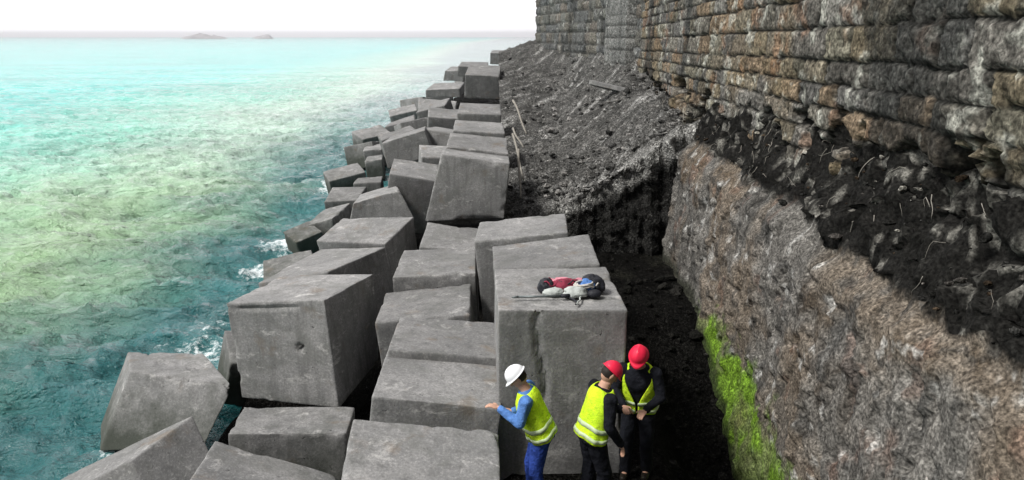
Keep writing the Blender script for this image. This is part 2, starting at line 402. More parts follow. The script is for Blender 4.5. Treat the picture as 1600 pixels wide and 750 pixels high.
def plinth():
    us = yspace(YA, 15.75, .04); zs = np.concatenate([np.linspace(-.25, 1.0, 100), np.linspace(1.01, 1.45, 22)])
    U, T = np.meshgrid(us, zs, indexing='ij'); n, m = U.shape; u = U.ravel(); t = T.ravel()
    p = np.stack([u, np.where(t < 0, t * 4.8, t * 2.3), 0 * u], 1)
    top = np.interp(u, [0, 5, 8, 16], [2.30, 2.34, 2.38, 2.44]) + (fbm(p * np.array([1, 0, 0]), 1.6, 4, 71) - .5) * .30
    z = np.where(t < 0, t * 4.8, t * top)
    x = np.interp(t, [-.25, 0, 1], [2.56, 2.72, 3.0]) + .16 * sstep(.9, 1.0, t)
    big = (fbm(p, .9, 4, 72) - .5) * .24; med = (fbm(p, 3.2, 5, 73, .60) - .5) * .17 + .05 * sstep(.54, .57, fbm(p, 2.3, 5, 84, .6)); pit = sstep(.60, .72, fbm(p, 7, 3, 74)) * .05
    x = x - (big + med - pit)
    far = sstep(15.1, 15.75, u); x = x + far * .35
    tt = np.clip(t - 1, 0, 1); x = x + tt * 1.15 - (fbm(np.stack([u, t * 5, 0 * u], 1), 2.6, 5, 89, .65) - .5) * .5 * sstep(1.0, 1.08, t); z = np.where(t > 1, top + tt * 2.3 + (fbm(np.stack([u, t * 4, 0 * u], 1), 3.2, 4, 85) - .5) * .55 * sstep(1.0, 1.06, t), z)
    P = np.stack([x, u, z], 1)
    p = p + np.stack([0 * u, (fbm(p, 1.1, 3, 70) - .5) * 1.0, 0 * u], 1)
    k = fbm(p, 1.5, 5, 75)[:, None]
    c = (np.array([.062, .060, .055]) * (1 - k) + np.array([.165, .158, .143]) * k) * (.25 + 1.25 * fbm(p, 6, 4, 88, .7)[:, None]) * (1 - .75 * sstep(.045, .0, np.abs(fbm(p, 1.3, 4, 112, .6) - .5))[:, None] * sstep(.5, .6, fbm(p, .8, 2, 113))[:, None])
    br = sstep(.48, .62, fbm(p, .7, 5, 76) + .10 * sstep(.45, 1.0, t))[:, None]; c = c * (1 - br * .5) + np.array([.125, .095, .065]) * br * .5
    rd = sstep(.64, .71, fbm(p, 2.6, 4, 77))[:, None]; c = c * (1 - rd * .3) + np.array([.15, .085, .06]) * rd * .3
    dk = sstep(.58, .70, fbm(p, 5, 4, 78))[:, None]; c = c * (1 - dk * .7) + np.array([.04, .04, .038]) * dk * .7
    wt = sstep(.64, .72, fbm(p, 6.5, 4, 79))[:, None]; c = c * (1 - wt * .6) + np.array([.36, .36, .34]) * wt * .6
    # algae above the trench floor, thicker towards the near end
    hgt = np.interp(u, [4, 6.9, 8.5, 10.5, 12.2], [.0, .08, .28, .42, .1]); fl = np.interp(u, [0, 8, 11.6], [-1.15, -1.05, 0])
    al = sstep(hgt + .10, hgt - .14, z + (fbm(p, 3.0, 5, 80, .65) - .5) * 1.3)[:, None] * sstep(12.4, 10.6, u)[:, None]
    ac = np.array([.10, .185, .016]) * (.55 + .9 * fbm(p, 8, 3, 81)[:, None])
    al = al * (.45 + .55 * sstep(.40, .56, fbm(p, 2.6, 4, 83))[:, None]); c = c * (1 - al * .95) + ac * al * .95
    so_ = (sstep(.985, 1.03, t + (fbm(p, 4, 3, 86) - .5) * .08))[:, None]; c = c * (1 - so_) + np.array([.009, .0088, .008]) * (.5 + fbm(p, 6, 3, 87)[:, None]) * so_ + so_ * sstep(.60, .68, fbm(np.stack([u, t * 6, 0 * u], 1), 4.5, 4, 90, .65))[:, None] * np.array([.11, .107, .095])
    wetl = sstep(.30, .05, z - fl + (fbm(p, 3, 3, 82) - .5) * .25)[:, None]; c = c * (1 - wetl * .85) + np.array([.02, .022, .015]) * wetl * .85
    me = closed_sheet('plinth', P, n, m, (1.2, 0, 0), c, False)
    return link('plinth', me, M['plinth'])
po = plinth()
for o in (mo, po):
    o.location = (-wall.location.x, -wall.location.y, -wall.location.z); o.parent = wall

# far wall, turning out towards the sea
A = np.array([3.62, 25.7]); B = np.array([-.12, 42.2]); L = float(np.hypot(*(B - A))); T = (B - A) / L; N = np.array([T[1], -T[0]])
if N[0] > 0: N = -N
def pier():
    us = np.arange(0, 2.41, .06); zs = np.arange(2.2, 9.0, .06); U, Z = np.meshgrid(us, zs, indexing='ij'); n, m = U.shape; u, z = U.ravel(), Z.ravel()
    p = np.stack([u + 80, z, 0 * u], 1); sid, dj, ci = course_pattern(u + 3, z + (fbm(p, .9, 3, 92) - .5) * .1, 25, .40, 1.1)
    joint = 1 - sstep(.008, .03, dj); d = .34 + (fbm(p, 4, 5, 97, .65) - .5) * .12 - joint * .05 - .25 * np.clip((3.2 - z), 0, 1)
    P = np.stack([A[0] + T[0] * (u + 1.0) + N[0] * d, A[1] + T[1] * (u + 1.0) + N[1] * d, z], 1)
    k = fbm(p * np.array([2, .5, 1]), 1.4, 5, 98)[:, None]; c = np.array([.06, .062, .06]) * (1 - k) + np.array([.20, .20, .19]) * k
    w_ = sstep(.60, .70, fbm(p * np.array([2.5, .7, 1]), 2.2, 4, 99))[:, None]; c = c * (1 - w_) + np.array([.33, .33, .31]) * w_
    c = c * (1 - joint[:, None] * .6)
    me = closed_sheet('pier', P, n, m, (1.2, .3, 0), c, True)
    tag(link('stone_pier', me, M['masonry']), 'pale streaked stone pier standing proud in the inner corner of the two walls', 'pier')
pier()
def far_wall():
    us = np.arange(0, L + .01, .075); zs = np.arange(1.8, 9.0, .075)
    U, Z = np.meshgrid(us, zs, indexing='ij'); n, m = U.shape; u, z = U.ravel(), Z.ravel()
    p = np.stack([u + 50, z, 0 * u], 1)
    wu = u + (fbm(p, 1.4, 3, 91) - .5) * .2; wz = z + (fbm(p, .9, 3, 92) - .5) * .16
    sid, dj, ci = course_pattern(wu, wz, 15, .42, .8)
    rs = np.random.RandomState(19); tone = rs.randint(0, len(STONE), 20000); off = (rs.rand(20000) - .5) * .08; br = .7 + .5 * rs.rand(20000)
    joint = 1 - sstep(.01, .05, dj)
    d = off[sid] + (fbm(p, 3, 5, 93, .6) - .5) * .20 - joint * .08
    # eroded recess beside the corner
    P = np.stack([A[0] + T[0] * u + N[0] * d, A[1] + T[1] * u + N[1] * d, z], 1)
    c = STONE[tone[sid]] * br[sid][:, None] * .6
    g = fbm(p, .5, 4, 94)[:, None]; c = c * .35 + np.array([.10, .103, .10]) * .65 * (.5 + 1.0 * g)
    blk = sstep(.55, .66, fbm(p * np.array([1.6, .5, 1]), .8, 5, 95))[:, None]; c = c * (1 - blk * .7) + np.array([.03, .031, .03]) * blk * .7
    wh = sstep(.63, .70, fbm(p, 3.5, 4, 96))[:, None]; c = c * (1 - wh * .5) + np.array([.36, .36, .34]) * wh * .5
    c = c * (1 - joint[:, None] * .7) + np.array([.04, .04, .038]) * joint[:, None] * .7
    me = closed_sheet('far_masonry', P, n, m, (2.6, .5, 0), c, True)
    o = link('stone_wall', me, M['masonry'])
    tag(o, 'greyer far stretch of stone wall turning seawards beyond the rubble slope', 'stone wall')
far_wall()

# land behind both walls
def land():
    pts = [(5.3, -60), (5.3, 26), (2.3, 42.8), (30, 90), (600, 140), (600, -60)]
    v = [(x, y, 8.2 if False else 6.6) for x, y in pts] + [(x, y, -1.5) for x, y in pts]; k = len(pts)
    f = [list(range(k)), list(range(2 * k - 1, k - 1, -1))] + [[i, k + i, k + (i + 1) % k, (i + 1) % k] for i in range(k)]
    cols = np.tile(np.array([.09, .085, .06]), (2 * k, 1))
    tag(link('land', mesh('land', v, f, cols), M['rubble'], smooth=False), kind='structure')
land()

# ---------------------------------------------------------------- rubble fill at the end of the trench, rising to the far wall
def rubble_z(x, y):
    lip = np.interp(x, [-3, -.5, .6, 1.3, 2.0, 2.9, 4.2], [.7, .9, 1.02, 1.3, 1.8, 2.42, 2.6])
    a = np.interp(y, [15.2, 20, 26, 34, 42, 60], [0, .35, .75, 1.6, 2.55, 2.7])
    b = np.interp(y, [15.2, 26, 42], [0, .45, 1.9])
    w = np.interp(x, [-1, 3.4], [0, 1])
    wallx = np.interp(y, [15, 25.7, 42.2], [3.5, 3.6, -.1])
    dist = np.clip(wallx - x, 0, 10)
    heap = np.interp(y, [15, 22, 27, 42], [0, .1, .55, .85]) * np.exp(-dist / 1.4)
    return lip + a * (1 - w) + b * w + heap
def rubble():
    xs = np.arange(-2.6, 4.3, .055)
    front = [(14.9, -.2, 0)] + [(14.95 + .45 * t, 0, t) for t in np.linspace(0, 1, 34)]
    ys = np.concatenate([15.4 + np.cumsum(np.linspace(.05, .14, 120)), np.arange(27, 45.5, .17)])
    rows = [(y, k) for (y, _, k) in front] + [(y, 2) for y in ys]
    Y = np.array([r[0] for r in rows]); K = np.array([r[1] for r in rows])
    n, m = len(xs), len(rows)
    X, YY = np.meshgrid(xs, Y, indexing='ij'); KK = np.tile(K, (n, 1)); x, y, k = X.ravel(), YY.ravel(), KK.ravel()
    lx = np.interp(y, [15, 19, 24, 34, 45], [-.72, -.85, -1.15, -1.75, -2.3]); x = lx + (x + 2.6) / 6.9 * (4.3 - lx)
    p = np.stack([x, y, 0 * x], 1)
    shift = (fbm(p * np.array([1, 0, 1]), .7, 3, 101) - .5) * 1.1 + (fbm(p * np.array([1, 0, 1]), 4.5, 4, 111, .65) - .5) * .55 + np.interp(x, [-1, .4, 1.4, 3], [.1, .0, .25, .5])
    z = rubble_z(x, np.maximum(y, 15.4))
    face = k < 1.5
    z = np.where(face, -.25 + (z + .25) * np.clip(k, 0, 1), z)
    q = np.stack([x, np.where(face, 14, y), z * 1.2], 1)
    r = (fbm(q, .9, 4, 102) - .5) * .55 + (fbm(q, 4, 5, 103, .62) - .5) * np.where(y > 17.5, .22, .42)
    z2 = z + np.where(face, 0, r * sstep(15.2, 15.8, y))
    y2 = y + shift * np.exp(-np.clip(y - 15.4, 0, 50) / 1.0) + np.where(face, -r * 1.2, 0) + np.where(face, -.10 * np.sin(np.clip(k, 0, 1) * math.pi), 0)
    P = np.stack([x, y2, z2], 1)
    t = fbm(q, 1.2, 5, 104)[:, None]
    c = np.array([.035, .035, .033]) * (1 - t) + np.array([.11, .109, .103]) * t
    a_ = .9; sx_ = x * math.cos(a_) + y * math.sin(a_); sy_ = -x * math.sin(a_) + y * math.cos(a_)
    stq = fbm(np.stack([sx_ * .35, sy_ * 3.2, 0 * x], 1), 1.3, 5, 109, .6)[:, None]; c = c * (.35 + 1.3 * stq) + np.array([.15, .15, .145]) * sstep(.58, .70, stq)
    lp = (sstep(.0, .5, x) * np.where(face, sstep(.72, .86, k), sstep(16.7, 15.9, y + (fbm(q, 1.5, 3, 105) - .5))))[:, None]
    lc = np.array([.20, .20, .19]) * (.5 + 1.0 * fbm(q, 5, 4, 106)[:, None])
    c = c * (1 - lp * .85) + lc * lp * .85
    fc = np.array([.018, .018, .017]) * (.5 + fbm(q, 3, 4, 107)[:, None])
    fm = (face * sstep(.85, .7, k))[:, None]; c = c * (1 - fm) + fc * fm
    br = sstep(.58, .66, fbm(q, 5.5, 4, 108))[:, None] * .6 * (1 - .85 * face[:, None]); c = c * (1 - br) + np.array([.16, .157, .148]) * br
    me = mesh('rubble_slope', P, gridfaces(n, m, True).tolist(), c)
    tag(link('rubble_slope', me, M['rubble']), kind='structure')
rubble()

# broken stones lying on the slope and in the eaten-out wall foot: nobody could count them
def rock_verts(r, rs):
    v = []
    for a in range(6):
        for zz, rr in ((-.45, .75), (.1, 1), (.55, .6)):
            an = a * math.pi / 3 + rs.rand() * .5
            v.append((math.cos(an) * rr * r * (.7 + .5 * rs.rand()), math.sin(an) * rr * r * (.7 + .5 * rs.rand()), zz * r * (.7 + .5 * rs.rand())))
    return v
def rocks(name, spots, label, cat, tint, seed):
    rs = np.random.RandomState(seed); V = []; F = []; C = []
    for (x, y, z, r) in spots:
        v = np.array(rock_verts(r, rs)); an = rs.rand() * 6.28; tl = (rs.rand() - .5) * 1.6
        rx = np.array([[1, 0, 0], [0, math.cos(tl), -math.sin(tl)], [0, math.sin(tl), math.cos(tl)]])
        rz = np.array([[math.cos(an), -math.sin(an), 0], [math.sin(an), math.cos(an), 0], [0, 0, 1]])
        v = (v * np.array([1, .55 + .6 * rs.rand(), .6 + .3 * rs.rand()])) @ rx.T @ rz.T + np.array([x, y, z]); b = len(V) and sum(len(a) for a in V)
        V.append(v)
        for a in range(6):
            c = (a + 1) % 6
            for k in range(2): F.append([b + a * 3 + k, b + c * 3 + k, b + c * 3 + k + 1, b + a * 3 + k + 1])
        F.append([b + a * 3 + 2 for a in range(6)]); F.append([b + a * 3 for a in range(5, -1, -1)])
        cc = np.array(tint[rs.randint(len(tint))]) * (.6 + .8 * rs.rand()); C.append(np.tile(cc, (18, 1)))
    me = mesh(name, np.vstack(V), F, np.vstack(C))
    tag(link(name, me, M['stones'], smooth=False), label, cat, kind='stuff')
rs = np.random.RandomState(3); sp = []
for i in range(1700):
    y = 15.5 + rs.rand() ** 1.5 * 24; x = np.interp(y, [15, 19, 24, 34, 45], [-.6, -.75, -1.0, -1.6, -2.1]); x = x + rs.rand() * (3.5 - x)
    wx = np.interp(y, [15, 25.7, 42.2], [3.4, 3.5, -.1])
    if x > wx: continue
    pn = fbm(np.array([[x, y, 0.]]), .7, 3, 200)[0]
    if pn < .42 + .2 * rs.rand() * (y > 19): continue
    z = float(rubble_z(np.array([x]), np.array([y]))[0]); r = .03 + .10 * rs.rand() ** 3 + (.06 if rs.rand() < .04 else 0)
    sp.append((x, y, z + (rs.rand() - .4) * .16, r))
rocks('rubble_stones', sp, 'broken grey stones scattered over the rubble slope below the far wall', 'rubble', [(.10, .10, .096), (.07, .07, .067), (.19, .185, .175), (.04, .04, .038)], 4)
sp = []
for i in range(520):
    y = 3 + rs.rand() * 22; f = rs.rand()
    cv = cavity(np.array([y]), np.array([2.9]))[0]
    if cv < .5: continue
    f *= .6; x = 3.1 + f * .75; z = 2.42 + f * 1.5 + rs.rand() * .05; r = .012 + .065 * rs.rand() ** 3.5
    sp.append((x, y, z, r))
rocks('fallen_stones', sp, 'loose stones lying along the ledge at the foot of the eroded masonry', 'rubble', [(.03, .03, .028), (.018, .018, .017), (.045, .042, .038), (.012, .012, .011), (.13, .125, .11), (.03, .022, .015)], 5)
sp = []
for i in range(420):
    y = 6.5 + rs.rand() * 8.6; x = -.25 + rs.rand() * 2.9
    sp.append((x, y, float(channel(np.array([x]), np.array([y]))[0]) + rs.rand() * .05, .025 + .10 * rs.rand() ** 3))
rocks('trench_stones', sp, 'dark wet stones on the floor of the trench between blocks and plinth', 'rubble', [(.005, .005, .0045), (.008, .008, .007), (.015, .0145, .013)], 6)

# roots and frayed mesh hanging in the eaten-out band
def tube(V, F, pts, rads, seg=6):
    pts = [Vector(p) for p in pts]; base = len(V)
    for i, p in enumerate(pts):
        d = (pts[min(i + 1, len(pts) - 1)] - pts[max(i - 1, 0)]).normalized()
        a = d.orthogonal().normalized() if i == 0 else (pa - d * pa.dot(d)).normalized()
        pa = a; b = d.cross(a); r = rads[i] if hasattr(rads, '__len__') else rads
        for k in range(seg):
            t = 2 * math.pi * k / seg; V.append(tuple(p + a * math.cos(t) * r + b * math.sin(t) * r))
    for i in range(len(pts) - 1):
        for k in range(seg):
            k2 = (k + 1) % seg; F.append([base + i * seg + k, base + i * seg + k2, base + (i + 1) * seg + k2, base + (i + 1) * seg + k])
    F.append([base + k for k in range(seg - 1, -1, -1)]); F.append([base + (len(pts) - 1) * seg + k for k in range(seg)])
V, F = [], []
for i in range(110):
    y = 5.2 + rs.rand() ** .9 * 19; z = 2.55 + rs.rand() * .75
    if cavity(np.array([y]), np.array([z]))[0] < .5: continue
    x = 3.35 + rs.rand() * .3; x = 3.16 + (z - 2.5) * .5; p = Vector((x, y, z)); d = Vector((-.3, rs.randn(), rs.randn() * .8 - .35)).normalized(); pts = [p.copy()]
    for k in range(6):
        d = (d + Vector((rs.randn() * .2, rs.randn() * .5, rs.randn() * .5 - .15))).normalized(); p = p + d * (.02 + .05 * rs.rand()); pts.append(p.copy())
    r0 = .002 + .004 * rs.rand(); tube(V, F, pts, [r0 * (1 - k / 9) for k in range(7)], 5)
tag(link('dead_roots', mesh('dead_roots', V, F), M['wood']), 'pale twisted dead roots hanging in the dark hollow under the masonry', 'roots', kind='stuff')

# ---------------------------------------------------------------- concrete armour blocks
# measured corners of every block: top near-left, near-right, far-left, far-right, then the same four below (metres)
BLOCKS = {
    'gear_near':[[-0.363,6.729,1.918],[0.911,6.823,1.899],[-0.478,8.083,1.903],[0.819,8.185,1.915],[-0.376,6.727,-0.038],[0.907,6.825,-0.044],[-0.479,8.085,-0.038],[0.804,8.183,-0.044]],
    'gear_far':[[-0.485,8.071,1.898],[0.747,8.136,1.961],[-0.569,9.23,1.841],[0.692,9.32,1.993],[-0.34,8.055,-0.014],[0.904,8.13,0.084],[-0.409,9.227,-0.026],[0.835,9.302,0.072]],
    'gear_back':[[-0.888,10.257,1.614],[0.465,10.273,1.768],[-0.913,11.465,1.613],[0.468,11.479,1.759],[-0.721,10.253,0.026],[0.644,10.267,0.174],[-0.733,11.46,0.021],[0.632,11.474,0.169]],
    'D':[[-1.548,4.86,1.01],[-0.248,4.977,0.836],[-1.645,5.97,1.133],[-0.323,6.092,0.971],[-1.757,5.014,-0.472],[-0.448,5.133,-0.639],[-1.842,6.126,-0.344],[-0.533,6.245,-0.511]],
    'E':[[-1.604,6.51,1.083],[-0.322,6.581,0.924],[-1.676,7.674,1.04],[-0.392,7.749,0.897],[-1.766,6.458,-0.311],[-0.483,6.531,-0.462],[-1.836,7.624,-0.345],[-0.553,7.697,-0.497]],
    'F':[[-1.633,7.512,1.128],[-0.386,7.606,1.003],[-1.728,8.712,1.058],[-0.49,8.809,0.943],[-1.759,7.425,-0.267],[-0.516,7.521,-0.386],[-1.858,8.628,-0.331],[-0.614,8.723,-0.451]],
    'G':[[-2.094,8.924,0.872],[-0.855,9.017,0.97],[-2.189,10.087,0.876],[-0.943,10.187,0.999],[-1.977,8.951,-0.528],[-0.734,9.047,-0.42],[-2.068,10.118,-0.511],[-0.826,10.214,-0.403]],
    'H':[[-2.091,10.148,1.092],[-0.876,10.237,1.142],[-2.174,11.589,1.085],[-0.995,11.669,1.11],[-2.038,10.134,-0.301],[-0.837,10.219,-0.262],[-2.139,11.571,-0.321],[-0.938,11.656,-0.282]],
    'I':[[-2.078,12.563,0.859],[-1.065,12.614,0.79],[-2.123,13.907,0.983],[-1.117,13.941,0.852],[-2.214,12.658,-0.517],[-1.202,12.702,-0.614],[-2.262,13.994,-0.425],[-1.251,14.037,-0.521]],
    'J':[[-1.864,14.328,2.247],[-0.52,14.376,2.069],[-1.967,15.678,2.173],[-0.596,15.726,1.993],[-2.217,14.208,0.913],[-0.634,14.324,0.95],[-2.148,15.587,0.922],[-0.72,15.641,0.755]],
    'K':[[-1.925,15.594,2.218],[-0.598,15.675,2.054],[-1.994,16.988,2.328],[-0.685,17.079,2.201],[-2.103,15.724,0.625],[-0.783,15.81,0.481],[-2.181,17.122,0.75],[-0.86,17.208,0.607]],
    'L2':[[-2.128,18.556,2.186],[-0.8,18.662,2.111],[-2.207,19.963,2.296],[-0.934,20.063,2.211],[-2.206,18.651,0.795],[-0.902,18.755,0.718],[-2.312,20.055,0.897],[-1.008,20.159,0.819]],
    'L1':[[-2.384,22.192,2.25],[-1.063,22.272,2.205],[-2.466,23.968,2.408],[-1.186,24.044,2.352],[-2.434,22.307,0.858],[-1.131,22.386,0.81],[-2.535,24.08,1.007],[-1.233,24.159,0.959]],
    'M':[[-3.277,34.139,2.766],[-1.713,34.15,2.714],[-3.263,36.129,3.14],[-1.734,36.143,3.101],[-3.357,34.34,1.706],[-1.694,34.352,1.639],[-3.326,36.328,2.067],[-1.74,36.341,2.018]],
    'N1':[[-4.059,65.302,3.037],[-2.958,65.294,3.0],[-3.994,67.038,3.244],[-2.991,67.033,3.233],[-4.105,65.418,2.077],[-2.944,65.411,2.04],[-4.064,67.139,2.237],[-2.965,67.135,2.215]],
    'N2':[[-5.366,51.064,2.487],[-3.327,51.082,2.392],[-5.323,52.871,2.718],[-3.429,52.902,2.686],[-5.487,51.178,1.81],[-3.422,51.182,1.66],[-5.417,52.973,1.996],[-3.423,52.987,1.889]],
    'P':[[-4.07,9.001,1.091],[-2.687,8.757,1.252],[-3.829,10.436,1.011],[-2.377,10.182,1.13],[-3.981,8.932,-0.251],[-2.564,8.651,-0.227],[-3.716,10.364,-0.344],[-2.324,10.119,-0.185]],
    'Q':[[-3.563,7.528,0.036],[-2.21,7.684,-0.02],[-3.652,8.235,0.009],[-2.284,8.387,-0.065],[-3.604,7.48,-0.858],[-2.244,7.634,-0.922],[-3.685,8.185,-0.894],[-2.325,8.339,-0.957]],
    'Rb':[[-3.295,5.852,0.369],[-2.002,5.992,-0.141],[-3.475,7.035,0.242],[-2.18,7.173,-0.271],[-3.749,5.654,-0.833],[-2.455,5.794,-1.343],[-3.926,6.836,-0.961],[-2.632,6.976,-1.471]],
    'S':[[-5.588,6.054,-0.314],[-4.209,6.662,0.21],[-5.275,6.822,-0.205],[-3.896,7.43,0.32],[-4.926,5.469,-1.126],[-3.547,6.077,-0.602],[-4.612,6.237,-1.017],[-3.233,6.845,-0.492]],
    'T':[[-5.495,8.977,0.102],[-4.015,8.834,-0.03],[-6.021,9.86,-0.02],[-4.858,9.804,0.012],[-5.835,8.585,-0.891],[-4.307,8.382,-0.687],[-6.36,9.469,-1.013],[-5.149,9.352,-0.645]],
    'V':[[-4.59,11.374,0.559],[-3.282,10.966,0.895],[-4.019,13.128,0.637],[-2.713,12.678,0.817],[-4.338,11.3,-0.777],[-3.031,10.872,-0.513],[-3.771,13.031,-0.78],[-2.464,12.604,-0.516]],
    'W':[[-4.265,13.642,0.653],[-2.831,13.245,0.715],[-4.027,14.809,0.83],[-2.484,14.431,0.948],[-4.167,13.826,-0.639],[-2.682,13.438,-0.551],[-3.871,15.003,-0.437],[-2.386,14.614,-0.349]],
    'X':[[-4.1,16.003,0.861],[-3.1,16.281,1.133],[-4.555,18.549,0.521],[-3.693,18.809,0.745],[-4.22,15.964,0.396],[-2.761,16.202,0.468],[-4.575,18.487,-0.039],[-3.447,18.746,0.148]],
    'Y':[[-3.67,18.044,1.17],[-2.532,18.159,0.969],[-3.789,19.327,1.352],[-2.614,19.446,1.163],[-3.944,18.235,-0.298],[-2.786,18.352,-0.491],[-4.044,19.519,-0.112],[-2.886,19.637,-0.305]],
    'Z':[[-5.187,24.457,1.01],[-3.741,24.572,1.446],[-5.242,26.11,0.981],[-3.954,26.207,1.376],[-5.01,24.433,0.108],[-3.484,24.572,0.62],[-5.055,26.092,0.102],[-3.625,26.205,0.534]],
    'AA':[[-5.838,36.516,1.044],[-4.035,36.723,0.942],[-6.036,37.821,1.422],[-4.089,38.015,1.258],[-5.96,36.728,0.284],[-4.211,36.92,0.134],[-6.073,38.022,0.613],[-4.246,38.214,0.456]],
    'AB':[[-6.551,43.745,1.398],[-4.485,43.541,1.516],[-6.274,45.554,1.686],[-4.402,45.334,1.768],[-6.552,43.834,0.974],[-4.48,43.606,1.003],[-6.317,45.619,1.181],[-4.315,45.401,1.252]],
    'AC':[[-7.092,57.768,1.856],[-5.542,57.595,1.883],[-6.824,59.477,2.13],[-5.455,59.292,2.133],[-7.264,57.892,1.113],[-5.659,57.701,1.07],[-6.915,59.592,1.343],[-5.409,59.396,1.292]],
    's1':[[-7.158,29.943,-0.088],[-6.381,30.06,-0.003],[-7.295,31.084,-0.045],[-6.599,31.199,0.042],[-7.069,29.986,-0.879],[-6.316,30.1,-0.8],[-7.247,31.125,-0.837],[-6.494,31.24,-0.758]],
    's2':[[-6.753,28.45,-0.267],[-6.075,28.547,-0.203],[-6.883,29.566,-0.263],[-6.27,29.664,-0.185],[-6.672,28.469,-1.063],[-6.007,28.565,-0.998],[-6.835,29.585,-1.052],[-6.17,29.681,-0.988]],
    's3':[[-5.929,23.258,-0.13],[-5.037,23.371,-0.085],[-6.041,24.386,-0.154],[-5.214,24.497,-0.107],[-5.875,23.249,-0.929],[-5.007,23.361,-0.884],[-6.019,24.375,-0.951],[-5.151,24.487,-0.906]],
    's4':[[-6.255,21.047,-0.243],[-5.288,21.062,-0.181],[-6.33,22.266,-0.05],[-5.259,22.274,-0.024],[-6.24,21.19,-1.222],[-5.22,21.202,-1.178],[-6.262,22.405,-1.049],[-5.242,22.417,-1.005]],
    's5':[[-6.232,18.77,-0.422],[-5.376,18.683,-0.151],[-6.023,20.325,-0.278],[-5.274,20.215,-0.079],[-5.928,18.813,-1.363],[-5.116,18.715,-1.128],[-5.772,20.357,-1.256],[-4.96,20.258,-1.021]],
    's6':[[-5.844,27.566,0.672],[-4.608,28.032,1.059],[-6.206,28.537,0.721],[-4.999,28.994,1.08],[-5.62,27.684,-0.185],[-4.397,28.145,0.185],[-5.995,28.65,-0.15],[-4.772,29.112,0.22]],
    's7':[[-7.832,37.702,-0.038],[-6.254,37.785,0.315],[-7.797,39.169,0.025],[-6.512,39.262,0.448],[-7.537,37.774,-0.919],[-6.097,37.86,-0.538],[-7.65,39.245,-0.824],[-6.21,39.332,-0.443]],
    's8':[[-6.911,46.138,0.789],[-5.407,46.315,0.865],[-7.015,47.486,0.928],[-5.652,47.664,1.025],[-6.832,46.251,-0.206],[-5.397,46.428,-0.122],[-7.006,47.598,-0.061],[-5.572,47.775,0.023]],
}
GRP = 'concrete blocks of the breakwater'
INFO = {   # key: (label, resolution, dents [(face axis, sign, a, b, radius, depth)])
 'gear_near': ('tall upright concrete block by the trench with climbing gear heaped on its top', 40),
 'gear_far': ('upright concrete block directly behind the one carrying the climbing gear', 30),
 'gear_back': ('rearmost concrete block of the raised row holding the gear', 26),
 'D': ('nearest flat-topped block in the bottom row, cut off by the lower edge', 36),
 'E': ('flat block at the left elbow of the worker in the white helmet', 36),
 'F': ('flat darker block left of the gear block, just behind the white helmet', 32),
 'G': ('low flat block with a deep dark gap along its right side', 28),
 'H': ('flat block with a dark front edge, left of the block row that holds the gear', 28),
 'I': ('small low block in front of the foot of the big leaning block', 22),
 'J': ('big block leaning towards the camera with a broad bare front face, mid row', 34),
 'K': ('flat-topped block right behind the big leaning block', 24),
 'L2': ('second flat block behind the big leaning block', 18),
 'L1': ('third flat block behind the big leaning block, below the square upright far block', 18),
 'M': ('square upright block standing highest in the far end of the row', 18),
 'N1': ('tiny farthest block at the tip of the breakwater beside the wall', 12),
 'N2': ('broad far block behind and left of the square upright one', 12),
 'P': ('large seaward block with a small hole in its front face and a stained top edge', 42),
 'Q': ('low block wedged under the front foot of the large seaward block', 30),
 'Rb': ('tilted block at the bottom edge with only its sloping top in view', 30),
 'S': ('steeply tilted block in the bottom left corner with a black shaded end', 32),
 'T': ('weathered pale block tipped on its corner at the water, left of the large seaward block', 38),
 'V': ('block right behind the large seaward block with a long pointed top', 26),
 'W': ('diamond-topped block between the tipped broken block and the pointed one', 24),
 'X': ('block tipped backwards with a bright white strip along its raised top edge', 24),
 'Y': ('flat block left of the big leaning block with a dark face below it', 22),
 'Z': ('brownish tilted block with a pale raised edge, two beyond the white-edged one', 22),
 'AA': ('wide far block tilted to the sea with a dark hollow at its right', 16),
 'AB': ('flat far block between the wide tilted one and the highest row', 14),
 'AC': ('small far seaward block leaning against the upright row', 14),
 's1': ('small slab awash beside the brownish tilted block, upper of two', 14),
 's2': ('small slab awash beside the brownish tilted block, lower of two', 14),
 's3': ('thin pale slab at the waterline above the white-edged tipped block', 14),
 's4': ('low dark-edged slab at the water left of the white-edged tipped block', 16),
 's5': ('lilac-grey slab sloping into the water beside the diamond-topped block', 18),
 's6': ('long narrow slab sloping to the sea behind the brownish tilted block', 14),
 's7': ('white-edged low slab at the water below the wide far tilted block', 12),
 's8': ('little far slab tucked between the wide tilted block and the flat far one', 12),
 'f1': ('shaded block sunk in the gap seaward of the flat blocks behind the leaning one', 14),
 'f2': ('half-hidden block between the wide far tilted block and the flat row', 14),
 'f3': ('far block just seaward of the foot of the square upright one', 14),
 'w1': ('low tilted slab just seaward of the brownish tilted block, nearly awash', 14),
 'w2': ('low slab tipped landward at the waterline beyond the two small slabs', 14),
 'w3': ('low skewed slab at the waterline level with the wide far tilted block', 14),
 'w4': ('far waterline slab level with the flat far block', 12),
 'w5': ('far waterline slab close to the water, beyond the level of the upright block', 12),
 'w6': ('tilted block in the dark gap just beyond the brownish tilted block', 14),
 'w7': ('skewed block in front of the wide far tilted block', 14),
 'w8': ('block sunk behind the right end of the wide far tilted block', 14),
 'w9': ('small awash slab left of the pointed block behind the large seaward one', 16),
 'x1': ('small broken block in the water gap beside the large seaward block', 20),
 'x2': ('dark wet boulder-like block in the surf left of the pointed block', 16),
 'x3': ('small far block at the waterline left of the leaning far seaward block', 10),
 'x4': ('small distant block near the water at the very end of the breakwater', 10),
}
